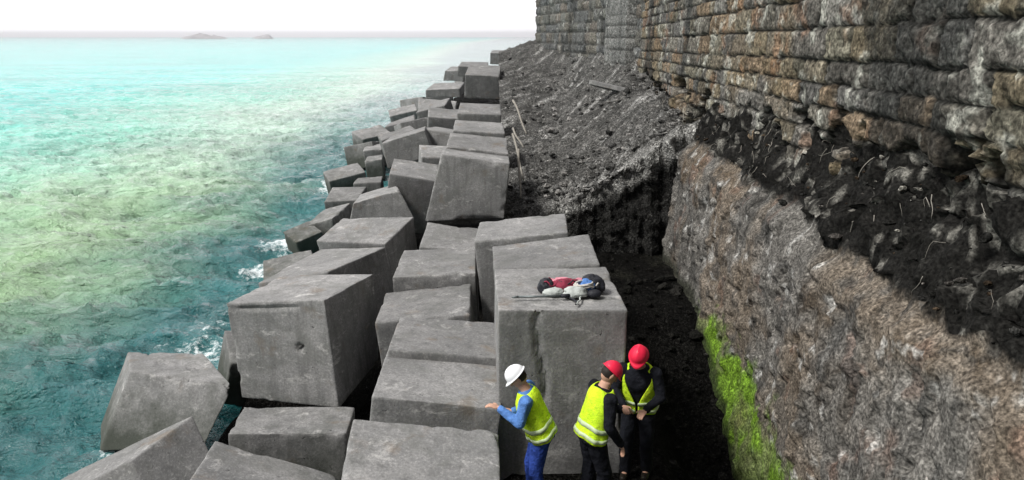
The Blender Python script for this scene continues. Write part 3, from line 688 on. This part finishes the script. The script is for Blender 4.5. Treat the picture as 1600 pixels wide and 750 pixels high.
def box_corners(c, s, rot):
    m = Matrix.Rotation(R(rot[2]), 3, 'Z') @ Matrix.Rotation(R(rot[1]), 3, 'Y') @ Matrix.Rotation(R(rot[0]), 3, 'X')
    return [list(Vector(c) + m @ Vector((x * s[0] / 2, y * s[1] / 2, z * s[2] / 2))) for z in (1, -1) for y in (-1, 1) for x in (-1, 1)]
BLOCKS['f1'] = box_corners((-3.0, 22.6, .35), (1.3, 1.5, 1.4), (6, 4, 12))
BLOCKS['f2'] = box_corners((-3.3, 26.5, .45), (1.5, 1.7, 1.5), (-5, 7, -14))
BLOCKS['f3'] = box_corners((-4.0, 32.3, .5), (1.6, 1.6, 1.5), (9, 5, 8))
for k_, (x_, y_, z_, w_, r_) in dict(w1=(-6.75, 25.6, -.62, 1.3, (9, -11, 25)), w2=(-7.35, 31.5, -.55, 1.4, (-8, -13, -15)), w3=(-7.9, 35.2, -.5, 1.5, (12, -9, 35)),
        w4=(-7.6, 42.5, -.2, 1.6, (10, -12, 12)), w5=(-7.9, 49, -.2, 1.7, (-9, -10, -20)), w6=(-5.0, 28.8, .1, 1.3, (16, 10, -22)), w7=(-5.6, 33.6, .2, 1.4, (-14, -9, 28)), w8=(-4.9, 36.2, .7, 1.5, (12, -14, -8)),
        w9=(-5.4, 15.4, -.75, 1.1, (12, -10, 18))).items(): BLOCKS[k_] = box_corners((x_, y_, z_), (w_, w_ * .85, w_ * .75), r_)
BLOCKS['x1'] = box_corners((-4.62, 10.75, -.75), (.8, .9, 1.0), (14, 12, 30))
BLOCKS['x2'] = box_corners((-6.1, 18.6, -.85), (.75, .8, .8), (10, -14, 40))
BLOCKS['x3'] = box_corners((-7.3, 55.5, -.3), (1.6, 1.5, 1.5), (12, 9, 22))
BLOCKS['x4'] = box_corners((-6.2, 66, .3), (1.7, 1.6, 1.6), (-8, 9, 30))

def block(key, label, res):
    C = np.array(BLOCKS[key]).reshape(2, 2, 2, 3)      # [T/B][N/F][L/R]
    if key.startswith('gear'): C[1, :, :, 2] -= .3      # stands in the trench fill
    seed = (sum(ord(ch) * (i + 3) for i, ch in enumerate(key)) % 97) + 1
    size = np.array([np.linalg.norm(C[0, 0, 1] - C[0, 0, 0]), np.linalg.norm(C[0, 1, 0] - C[0, 0, 0]), np.linalg.norm(C[1, 0, 0] - C[0, 0, 0])])
    n = res
    V = {}; verts = []; faces = []
    g = np.linspace(-1, 1, n + 1); g = np.sign(g) * (1 - (1 - np.abs(g)) ** 1.35)       # rings packed towards the edges
    def vid(i, j, k):
        if (i, j, k) not in V: V[(i, j, k)] = len(verts); verts.append((g[i], g[j], g[k]))
        return V[(i, j, k)]
    for a in range(n):
        for b in range(n):
            for s_, flip in ((0, 0), (n, 1)):
                for f in ([(a, b, s_), (a, b + 1, s_), (a + 1, b + 1, s_), (a + 1, b, s_)],
                          [(a, s_, b), (a + 1, s_, b), (a + 1, s_, b + 1), (a, s_, b + 1)],
                          [(s_, a, b), (s_, a, b + 1), (s_, a + 1, b + 1), (s_, a + 1, b)]):
                    q = [vid(*t) for t in f]; faces.append(q[::-1] if flip else q)
    p = np.array(verts) * size / 2
    nz = fbm(p, 2.4, 4, seed, .6); nz2 = fbm(p, 7, 3, seed + 2)
    r = .008 + .05 * np.clip(nz - .46, 0, 1) + .012 * nz2 + .55 * np.clip(nz - .58, 0, 1)
    if key == 'T': r = r * 2.2
    inner = size[None] / 2 - r[:, None]
    q = np.clip(p, -inner, inner); dlt = p - q; L = np.linalg.norm(dlt, axis=1); L[L < 1e-9] = 1e-9
    nrm = dlt / L[:, None]
    out = q + nrm * r[:, None]
    wob = (fbm(p, 1.3, 3, seed + 5) - .5) * .028 + (fbm(p, 9, 3, seed + 6) - .5) * .010
    def dent(axis, sign, a, b, rad, depth, shp=2.0):
        oth = [i for i in range(3) if i != axis]
        d = np.hypot((p[:, oth[0]] - a * size[oth[0]] / 2), (p[:, oth[1]] - b * size[oth[1]] / 2))
        on = (sign * p[:, axis] > size[axis] / 2 * .98)
        return np.where(on, -depth * np.exp(-(d / rad) ** (shp * 2)), 0)
    if key == 'P':
        wob = wob + dent(1, -1, .38, .12, .04, .12)
        # stained cold joint a hand below the top edge
        on = (p[:, 1] < -size[1] / 2 * .98) & (p[:, 0] < .45 * size[0] / 2)
        wob = wob - np.where(on, .035 * np.exp(-((p[:, 2] - (size[2] / 2 - .08 + .02 * (nz2 - .5))) / .022) ** 2) * sstep(.35, .5, nz), 0)
    if key == 'T':
        for (a, b) in ((-.2, .1), (.45, -.1)): wob = wob + dent(2, 1, a, b, .11, .05) - dent(2, 1, a, b, .055, .05)
    if key == 'gear_near':
        on = (p[:, 1] < -size[1] / 2 * .98)
        cx = -.22 + .05 * np.sin(p[:, 2] * 5) + .04 * (nz2 - .5)
        wob = wob - np.where(on, .05 * np.exp(-((p[:, 0] - cx) / .022) ** 2) * sstep(-.1, .25, p[:, 2]), 0)
    out = out + nrm * wob[:, None]
    t = out / (size / 2)          # trilinear map into the measured hexahedron
    a = ((t[:, 0] + 1) / 2)[:, None]; b = ((t[:, 1] + 1) / 2)[:, None]; c = ((t[:, 2] + 1) / 2)[:, None]
    P = 0
    for iz, wz in ((0, c), (1, 1 - c)):
        for iy, wy in ((0, 1 - b), (1, b)):
            for ix, wx in ((0, 1 - a), (1, a)): P = P + C[iz, iy, ix] * wz * wy * wx
    ctr = P.mean(0)
    me = mesh('concrete_block', P - ctr, faces)
    o = link('concrete_block', me, M['concrete'])
    o.location = ctr
    tag(o, label, 'concrete block', GRP)
for key, (label, res) in INFO.items(): block(key, label, res)

# slab fragment and poles on the rubble
def rough_box(name, c, s, rot, mat, seed, n=10):
    bm = bmesh.new(); bmesh.ops.create_cube(bm, size=1); bmesh.ops.subdivide_edges(bm, edges=bm.edges[:], cuts=n, use_grid_fill=True)
    for v in bm.verts: v.co = Vector((v.co.x * s[0], v.co.y * s[1], v.co.z * s[2]))
    P = np.array([v.co[:] for v in bm.verts]); h = (fbm(P, 4, 4, seed) - .5) * .12; k = np.array(s) / 2
    sh = 1 - .05 * np.clip(np.sum((np.abs(P) > k * .93), 1) - 1, 0, 2) * 2
    for v, hh, q in zip(bm.verts, h, sh): v.co = v.co * q + v.co.normalized() * hh * .4
    me = bpy.data.meshes.new(name); bm.to_mesh(me); bm.free()
    o = link(name, me, mat); o.location = c; o.rotation_euler = [R(a) for a in rot]; return o
o = rough_box('slab_fragment', (2.45, 24.2, 2.86), (1.5, .9, .16), (-8, 12, -14), M['concrete'], 5)
tag(o, 'flat broken concrete slab lying on the rubble near the wall corner', 'slab')
def pole(label, a, b, r, bend, seed):
    rr = random.Random(seed); V, F = [], []; a, b = Vector(a), Vector(b); n = 9
    pts = [a.lerp(b, t / (n - 1)) + Vector((math.sin(t * .8) * bend * .35, rr.uniform(-.01, .01), math.sin(math.pi * t / (n - 1)) * bend)) for t in range(n)]
    c = (a + b) / 2; tube(V, F, [p - c for p in pts], [r * (1 - .05 * k) for k in range(n)], 8)
    o = link('pole', mesh('pole', V, F), M['wood']); o.location = c
    tag(o, label, 'pole', 'pale poles along the edge of the rubble')
pole('pale bent pole lying farthest back along the left edge of the rubble', (-.75, 23.2, 2.55), (-.30, 21.4, 1.75), .035, .05, 1)
pole('pale pole leaning in the gap beside the flat blocks behind the leaning one', (-.66, 20.6, 2.0), (-.34, 18.9, 1.72), .03, -.04, 2)
pole('pale straight pole beside the far right edge of the big leaning block', (-.62, 19.0, 2.05), (-.30, 17.2, 1.2), .032, .03, 3)
pole('nearest pale pole, standing steeply between leaning block and rubble', (-.42, 17.0, 1.95), (-.34, 15.8, 1.05), .03, -.03, 4)

# ---------------------------------------------------------------- people
def frame(d, up=Vector((0, 0, 1))):
    d = d.normalized(); a = d.cross(up)
    if a.length < 1e-3: a = Vector((1, 0, 0))
    a.normalize(); b = a.cross(d).normalized(); return d, a, b
class Lump:
    """a bag of closed shapes, fused by a voxel remesh into one continuous surface"""
    def __init__(s): s.V = []; s.F = []
    def ellipsoid(s, c, r, rot=None, n=12, m=16):
        base = len(s.V); rot = rot or Matrix.Identity(3); c = Vector(c)
        for i in range(1, n):
            th = math.pi * i / n
            for j in range(m):
                ph = 2 * math.pi * j / m
                s.V.append(tuple(c + rot @ Vector((r[0] * math.sin(th) * math.cos(ph), r[1] * math.sin(th) * math.sin(ph), r[2] * math.cos(th)))))
        t = len(s.V); s.V.append(tuple(c + rot @ Vector((0, 0, r[2])))); s.V.append(tuple(c - rot @ Vector((0, 0, r[2]))))
        for i in range(n - 2):
            for j in range(m):
                k = (j + 1) % m; s.F.append([base + i * m + j, base + (i + 1) * m + j, base + (i + 1) * m + k, base + i * m + k])
        for j in range(m):
            k = (j + 1) % m; s.F.append([t, base + j, base + k]); s.F.append([t + 1, base + (n - 2) * m + k, base + (n - 2) * m + j])
    def rings(s, rs, m=20):
        """rs: list of (centre, axis_x, axis_y) vectors; closed loft"""
        base = len(s.V)
        for c, ax, ay in rs:
            for j in range(m):
                t = 2 * math.pi * j / m; s.V.append(tuple(c + ax * math.cos(t) + ay * math.sin(t)))
        for i in range(len(rs) - 1):
            for j in range(m):
                k = (j + 1) % m; s.F.append([base + i * m + j, base + i * m + k, base + (i + 1) * m + k, base + (i + 1) * m + j])
        s.F.append([base + j for j in range(m - 1, -1, -1)]); s.F.append([base + (len(rs) - 1) * m + j for j in range(m)])
    def limb(s, pts, rads, flat=1.0):
        pts = [Vector(p) for p in pts]
        for i in range(len(pts) - 1):
            d, a, b = frame(pts[i + 1] - pts[i]); n = 5
            s.rings([(pts[i].lerp(pts[i + 1], t / n), a * (rads[i] * (1 - t / n) + rads[i + 1] * t / n), b * flat * (rads[i] * (1 - t / n) + rads[i + 1] * t / n)) for t in range(n + 1)], 14)
        for p, r in zip(pts, rads): s.ellipsoid(p, (r, r, r), n=8, m=12)
    def build(s, name, mat, parent, voxel=.009, smooth=3, folds=0.0, seed=0):
        me = bpy.data.meshes.new(name); me.from_pydata(s.V, [], s.F); me.update()
        bm = bmesh.new(); bm.from_mesh(me); bmesh.ops.recalc_face_normals(bm, faces=bm.faces[:]); bm.to_mesh(me); bm.free()
        o = bpy.data.objects.new(name, me); col.objects.link(o)
        r = o.modifiers.new('r', 'REMESH'); r.mode = 'VOXEL'; r.voxel_size = voxel
        sm = o.modifiers.new('s', 'SMOOTH'); sm.factor = .5; sm.iterations = smooth
        dg = bpy.context.evaluated_depsgraph_get(); me2 = bpy.data.meshes.new_from_object(o.evaluated_get(dg))
        bpy.data.objects.remove(o); me2.name = name
        if folds:
            co = np.empty(len(me2.vertices) * 3, np.float32); me2.vertices.foreach_get('co', co); co = co.reshape(-1, 3).astype(float)
            nn = np.empty(len(co) * 3, np.float32); me2.vertices.foreach_get('normal', nn); nn = nn.reshape(-1, 3)
            q = co * np.array([1, 1, .55]); h = (1 - np.abs(2 * fbm(q, 13, 2, seed + 3) - 1)) - .6
            co = co + nn * (h * folds)[:, None]; me2.vertices.foreach_set('co', co.astype(np.float32).ravel()); me2.update()
        me2.materials.clear()
        return link(name, me2, mat, parent)

def make_person(label, loc, rz, height, lean, nod, turn, armL, armR, hat, shirt, legs, openvest, knees=.0, seed=1):
    """local frame: faces +Y, x to the person's right. arm* = (elbow, wrist, finger direction) in local metres"""
    S = height / 1.74; q_ = height / 1.63
    armL = [[c * q_ for c in v] for v in armL]; armR = [[c * q_ for c in v] for v in armR]
    root = empty('person', loc, rz); tag(root, label, 'person', None)
    hip = Vector((0, -.02, .93 - knees * .12)) * S
    Rl = Matrix.Rotation(-lean, 3, 'X')
    U = lambda x, y, z: hip + Rl @ (Vector((x, y, z - .93)) * S)     # upper-body point given in standing coordinates
    ex, ey, ez = Rl @ Vector((1, 0, 0)), Rl @ Vector((0, 1, 0)), Rl @ Vector((0, 0, 1))
    TORSO = [(.86, .165, .115, -.01), (.95, .168, .118, -.01), (1.05, .145, .102, .0), (1.15, .150, .105, .005), (1.27, .172, .118, .01), (1.36, .178, .112, .0), (1.43, .135, .085, -.01), (1.48, .070, .062, -.01), (1.54, .058, .060, .005)]
    def torso(L, inf, z0=0, z1=9):
        L.rings([(U(0, dy, z), ex * (rx + inf) * S, ey * (ry + inf) * S) for z, rx, ry, dy in TORSO if z0 <= z <= z1], 24)
    shL, shR = U(-.185, -.005, 1.405), U(.185, -.005, 1.405)
    ankL, ankR = Vector((-.12, -.03, .075)) * S, Vector((.11, .07, .075)) * S
    knL, knR = (Vector((-.115, .03 + knees * .16, .49)) * S), (Vector((.11, .09 + knees * .16, .49)) * S)
    hpL, hpR = hip + Vector((-.09, 0, -.02)) * S, hip + Vector((.09, 0, -.02)) * S
    arms = [(shL, Vector(armL[0]), Vector(armL[1]), Vector(armL[2]), -1), (shR, Vector(armR[0]), Vector(armR[1]), Vector(armR[2]), 1)]
    # --- body: one continuous surface
    B = Lump(); torso(B, 0)
    Rh = Rl @ Matrix.Rotation(turn, 3, 'Z') @ Matrix.Rotation(-nod, 3, 'X'); hc = U(0, .025, 1.635)
    H = lambda x, y, z: hc + Rh @ (Vector((x, y, z)) * S)
    B.ellipsoid(hc, (.076 * S, .095 * S, .112 * S), Rh); B.ellipsoid(H(0, .035, -.055), (.055 * S, .060 * S, .062 * S), Rh)
    B.limb([H(0, .085, .012), H(0, .112, -.022)], [.010 * S, .016 * S]); B.ellipsoid(H(0, .083, -.062), (.024 * S, .014 * S, .009 * S), Rh)
    for sx in (-1, 1):
        B.ellipsoid(H(.078 * sx, -.005, -.01), (.012 * S, .022 * S, .034 * S), Rh); B.ellipsoid(H(.03 * sx, .080, .022), (.022 * S, .012 * S, .008 * S), Rh)
    for a, b, c, sd in ((hpL, knL, ankL, -1), (hpR, knR, ankR, 1)):
        B.limb([a, b, c], [.082 * S, .056 * S, .040 * S]); B.limb([c, c + Vector((0, .13, -.035)) * S], [.040 * S, .032 * S])
    for sh, el, wr, fd, sd in arms:
        B.limb([sh, el, wr], [.052 * S, .040 * S, .026 * S])
        fdn = fd.normalized(); d, a, b = frame(fdn, ez if abs(fdn.z) < .8 else ey)
        pc = wr + fdn * .05 * S
        B.ellipsoid(pc, (1, 1, 1), Matrix((a * .042 * S, fdn * .055 * S, b * .016 * S)).transposed())
        for k, (off, ln) in enumerate(((-.030, .068), (-.010, .078), (.011, .073), (.031, .056))):
            p0 = wr + fdn * .085 * S + a * off * S; curl = -b
            p1 = p0 + (fdn * .92 + curl * .25 + a * off * 2).normalized() * ln * .5 * S; p2 = p1 + (fdn * .72 + curl * .6).normalized() * ln * .42 * S
            B.limb([p0 - fdn * .03 * S, p0, p1, p2], [.0095 * S, .0095 * S, .0085 * S, .0075 * S])
        t0 = wr + fdn * .03 * S - a * sd * .030 * S; t1 = t0 + (fdn * .6 - a * sd * .75).normalized() * .035 * S; t2 = t1 + (fdn * .95 - a * sd * .2 - b * .2).normalized() * .03 * S
        B.limb([t0, t1, t2], [.013 * S, .011 * S, .009 * S])
    B.build('body', M['skin'], root, .0065, 2)
    # --- clothes
    C = Lump(); torso(C, .016, .9, 1.5)
    for sh, el, wr, fd, sd in arms:
        C.limb([sh, el, el.lerp(wr, .93)], [.072 * S, .056 * S, .042 * S]); C.ellipsoid(sh, (.078 * S, .078 * S, .075 * S), Rl)
    C.build('shirt', M[shirt], root, .010, 3, .013, seed)
    C = Lump(); C.rings([(U(0, dy, z), ex * (rx + .018) * S, ey * (ry + .02) * S) for z, rx, ry, dy in TORSO[:3]], 24)
    for a, b, c in ((hpL, knL, ankL), (hpR, knR, ankR)): C.limb([a, b, c + Vector((0, 0, .0))], [.108 * S, .080 * S, .066 * S])
    C.build('trousers', M[legs], root, .011, 3, .016, seed + 1)
    for c in (ankL, ankR):
        C = Lump(); C.limb([c + Vector((0, -.01, .06)) * S, c], [.056 * S, .056 * S]); C.limb([c + Vector((0, -.02, -.03)) * S, c + Vector((0, .14, -.035)) * S], [.050 * S, .042 * S])
        b_ = C.build('boot', M['boots'], root, .009, 2)
    # vest: an open shell hanging from the shoulders, flared at the hem
    prof = [(.90, .208, .158, -.01), (.94, .206, .156, -.01), (.98, .200, .150, -.005), (1.08, .196, .150, 0), (1.18, .198, .150, .005), (1.28, .194, .140, .01), (1.36, .196, .136, .0), (1.42, .168, .112, -.008), (1.465, .112, .088, -.012)]
    Vv, Ff, Cc = [], [], []; m = 60
    for i, (z, rx, ry, dy) in enumerate(prof):
        gap = .05 + (openvest * sstep(1.0, 1.4, np.array(z)) + .25 * sstep(1.25, 1.46, np.array(z)))
        for j in range(m + 1):
            t = math.pi / 2 + gap + (2 * math.pi - 2 * gap) * j / m
            fo = 1 + .045 * math.sin(t * 7 + seed) * (1.45 - z) * 1.6 + .02 * math.sin(t * 13 + z * 20)
            Vv.append(tuple(U(math.cos(t) * rx * fo, dy + math.sin(t) * ry * fo, z + .012 * math.sin(3 * t + seed))))
    for i in range(len(prof) - 1):
        for j in range(m): Ff.append([i * (m + 1) + j, i * (m + 1) + j + 1, (i + 1) * (m + 1) + j + 1, (i + 1) * (m + 1) + j])
    def shell(name, Vx, Fx, mat, th, off):
        me = mesh(name, Vx, Fx); o = link(name, me, None, root); s_ = o.modifiers.new('sub', 'SUBSURF'); s_.levels = 1
        q = o.modifiers.new('s', 'SOLIDIFY'); q.thickness = th; q.offset = off
        dg = bpy.context.evaluated_depsgraph_get(); me2 = bpy.data.meshes.new_from_object(o.evaluated_get(dg)); o.modifiers.clear(); o.data = me2
        me2.name = name; me2.materials.append(mat); return o
    vest = shell('vest', Vv, Ff, M['vest'], .012 * S, 1)
    def band(z0, z1, push):
        Vb, Fb = [], []
        for zz in (z0, z1):
            rx, ry, dy = [float(np.interp(zz, [q[0] for q in prof], [q[i] for q in prof])) for i in (1, 2, 3)]
            for j in range(m + 1):
                t = math.pi / 2 + .06 + (2 * math.pi - .12) * j / m
                fo = 1 + .045 * math.sin(t * 7 + seed) * (1.45 - zz) * 1.6 + .02 * math.sin(t * 13 + zz * 20)
                Vb.append(tuple(U(math.cos(t) * (rx + push) * fo, dy + math.sin(t) * (ry + push) * fo, zz + .012 * math.sin(3 * t + seed))))
        for j in range(m): Fb.append([j, j + 1, m + 1 + j + 1, m + 1 + j])
        o = shell('reflective_strip', Vb, Fb, M['strip'], .005, 1)
        o.parent = vest; return o
    band(.925, .965, .016); band(1.03, 1.08, .016)
    # helmet
    Vv, Ff = [], []; n, m2 = 10, 28
    for i in range(n + 1):
        th = (math.pi / 2) * i / n
        for j in range(m2):
            ph = 2 * math.pi * j / m2; rr = 1.0 if i < n else 1.0
            x = .102 * math.sin(th) * math.cos(ph); y = .121 * math.sin(th) * math.sin(ph); z = .108 * math.cos(th)
            ridge = .007 * math.exp(-(x / .018) ** 2) * (th < 1.4); Vv.append(tuple(H(x, y - .005, z + .035 + ridge)))
    for j in range(m2):
        ph = 2 * math.pi * j / m2; pk = max(0, math.sin(ph)) ** 3
        Vv.append(tuple(H(.114 * math.cos(ph), (.134 + .040 * pk) * math.sin(ph) - .005, .028 - .012 * pk)))
    for i in range(n + 1):
        for j in range(m2): k = (j + 1) % m2; Ff.append([i * m2 + j, (i + 1) * m2 + j, (i + 1) * m2 + k, i * m2 + k])
    hm = shell('helmet', Vv, Ff, M[hat], .004, -1)
    C = Lump(); C.ellipsoid(H(0, -.018, .0), (.083 * S, .090 * S, .085 * S), Rh); C.build('hair', M['hair'], root, .009, 2, .004, seed)
    for sx in (-1, 1):
        C = Lump(); C.ellipsoid(H(.03 * sx, .082, .004), (.012 * S, .009 * S, .008 * S), Rh, 6, 8); e_ = C; me = mesh('eye', C.V, C.F); link('eye', me, M['eye'], root)
    return root

# the worker in the white helmet: facing the blocks, hands on the concrete
make_person('worker in white helmet, yellow vest and blue trousers reaching to the block face', (.05, 6.22, .09), R(86), 1.49, R(20), R(26), R(6),
            ((-.25, .18, 1.10), (-.14, .40, 1.20), (.1, 1, .25)), ((.27, .02, 1.00), (.18, .30, 1.00), (-.1, 1, .2)),
            'white_hat', 'blue', 'jeans', .15, 0.0, 1)
make_person('worker in red helmet and yellow vest stooping, dark near arm hanging down, second from left', (.56, 6.20, .09), R(-68), 1.51, R(14), R(32), R(-5),
            ((-.24, .18, 1.05), (-.15, .40, .98), (.1, .9, -.2)), ((.25, .04, 1.06), (.22, .20, .82), (-.05, .3, -1)),
            'red_hat', 'dark', 'dark', .25, 0.0, 5)
make_person('worker in red helmet facing out with open yellow vest, beside the gear block corner', (1.06, 6.78, .09), R(162), 1.52, R(14), R(22), R(0),
            ((-.25, .12, 1.05), (-.12, .33, .98), (.3, 1, -.1)), ((.25, .12, 1.05), (.10, .34, 1.0), (-.4, .9, 0)),
            'red_hat', 'dark', 'dark', .75, 0.1, 9)

# ---------------------------------------------------------------- climbing gear on the tall block
GZ = 1.93
def crumple(name, c, r, rot, mat, label, cat, seed, amp=.35, parts=None, n=26, m=36):
    L = Lump(); L.ellipsoid((0, 0, 0), r, Matrix.Rotation(R(rot), 3, 'Z'), n, m)
    P = np.array(L.V); d = P / np.linalg.norm(P, axis=1)[:, None]
    h = (1 - np.abs(2 * fbm(P, 11, 4, seed, .6) - 1)) - .6 + (fbm(P, 5, 3, seed + 1) - .5) * 1.2
    P = P * (1 + amp * h)[:, None]; P[:, 2] = np.maximum(P[:, 2], -r[2] * .55)
    o = link(name, mesh(name, P, L.F), mat); o.location = (c[0], c[1], GZ + r[2] * .55 + c[2])
    tag(o, label, cat, 'gear heaped on the block'); return o
crumple('jacket', (.34, 7.28, .0), (.15, .09, .075), 12, M['redcloth'], 'crumpled maroon jacket in the middle of the gear heap', 'jacket', 3, .75)
crumple('cloth', (.28, 7.40, .01), (.17, .05, .05), -14, M['pink'], 'pinkish cloth showing behind the maroon jacket', 'cloth', 7, .85)
crumple('cloth', (.47, 7.37, .02), (.12, .045, .05), 18, M['pink'], 'pinkish cloth between maroon jacket and black rucksack', 'cloth', 8, .85)
crumple('tool_bag', (.12, 7.26, .0), (.085, .09, .085), 30, M['black'], 'dark tool bag at the left end of the gear heap', 'bag', 11, .6)
crumple('cloth', (.19, 7.15, .0), (.08, .05, .04), 10, M['pale'], 'pale canvas scrap beside the dark tool bag', 'cloth', 13, .8)
crumple('rucksack', (.60, 7.30, .0), (.11, .10, .095), -25, M['black'], 'black rucksack at the right end of the gear heap', 'rucksack', 17, .6)
crumple('canvas_bag', (.40, 7.11, .0), (.12, .06, .055), 15, M['pale'], 'pale canvas bag in front of the maroon jacket', 'bag', 19, .8)
crumple('shirt_bundle', (.53, 7.24, .03), (.08, .07, .06), 40, M['blue'], 'small blue bundle tucked beside the black rucksack', 'bundle', 21, .7)
crumple('pouch', (.60, 7.12, .0), (.075, .055, .045), 0, M['black'], 'round black pouch at the front right of the gear heap', 'pouch', 23, .2)
rs2 = random.Random(4)
for lab, x0, y0, mt in (('black sling looped over the maroon jacket', .33, 7.26, 'black'), ('maroon sling looped over the dark tool bag', .16, 7.25, 'redcloth'), ('pale sling looped over the black rucksack', .58, 7.25, 'rope')):
    V, F = [], []; tube(V, F, [(math.cos(t * .42) * (.09 + rs2.uniform(-.02, .03)), math.sin(t * .42) * (.07 + rs2.uniform(-.02, .02)), .02 * math.sin(t * 1.3)) for t in range(15)], .008, 6)
    o = link('sling', mesh('sling', V, F), M[mt]); o.location = (x0, y0, GZ + .10); o.rotation_euler = (R(10), R(6), x0 * 9)
    tag(o, lab, 'sling', 'gear heaped on the block')
# rope coil
V, F = [], []
pts = []
for i in range(150):
    t = i / 150 * 2 * math.pi * 5; rr = .075 + .012 * math.sin(t * .37) + .01 * math.sin(t * 2.3)
    pts.append((math.cos(t) * rr * 1.25, math.sin(t) * rr * .8, .012 + .035 * i / 150 + .008 * math.sin(t * 1.7)))
tube(V, F, pts, .0095, 6)
o = link('rope_coil', mesh('rope_coil', V, F), M['rope']); o.location = (.50, 7.20, GZ + .07); o.rotation_euler = (R(8), 0, R(20))
tag(o, 'pale coiled rope lying on the gear heap near the rucksack', 'rope', 'gear heaped on the block')
# steel bar: shaft, chisel tip, collar
bar = empty('crowbar', (.05, 7.02, GZ + .025), R(4)); tag(bar, 'long dark steel bar lying left of the gear along the block edge', 'bar', 'gear heaped on the block')
V, F = [], []; tube(V, F, [(-.22, 0, 0), (0, 0, 0), (.24, 0, .004)], .012, 8); link('shaft', mesh('shaft', V, F), M['steel'], bar)
V, F = [], []; tube(V, F, [(-.29, 0, -.006), (-.26, 0, -.003), (-.22, 0, 0)], [.004, .011, .013], 8); link('tip', mesh('tip', V, F), M['steel'], bar)
V, F = [], []; tube(V, F, [(.21, 0, .003), (.30, .0, .005)], .021, 10); link('grip', mesh('grip', V, F), M['black'], bar)
# straps of the harness trailing over the front edge
for k, (x0, lab) in enumerate(((.30, 'left harness strap trailing over the block edge in front of the gear'), (.46, 'right harness strap trailing over the block edge in front of the gear'))):
    V, F = [], []; tube(V, F, [(0, .16, .02), (.02, .08, .015), (.05 - .06 * k, 0, .012), (.09 - .1 * k, -.05, .006), (.12 - .16 * k, -.12, .008), (.10 - .15 * k, -.18, .008)], .009, 6)
    o = link('strap', mesh('strap', V, F), M['pale' if k else 'black']); o.location = (x0, 7.02, GZ + .004)
    tag(o, lab, 'strap', 'gear heaped on the block')

# ---------------------------------------------------------------- sea haze
hz = 0.0007
bm = bmesh.new(); bmesh.ops.create_cube(bm, size=1)
for v in bm.verts: v.co = Vector((v.co.x * 4600, v.co.y * 4600, -45 + (v.co.z + .5) * 57))
me = bpy.data.meshes.new('haze'); bm.to_mesh(me); bm.free()
hm = bpy.data.materials.new('haze'); hm.use_nodes = True; t = hm.node_tree; t.nodes.clear()
pv = t.nodes.new('ShaderNodeVolumePrincipled'); pv.inputs['Color'].default_value = (.96, .97, .98, 1); pv.inputs['Density'].default_value = hz; pv.inputs['Anisotropy'].default_value = .88
oo = t.nodes.new('ShaderNodeOutputMaterial'); t.links.new(pv.outputs[0], oo.inputs['Volume'])
tag(link('haze', me, hm, smooth=False), kind='stuff')
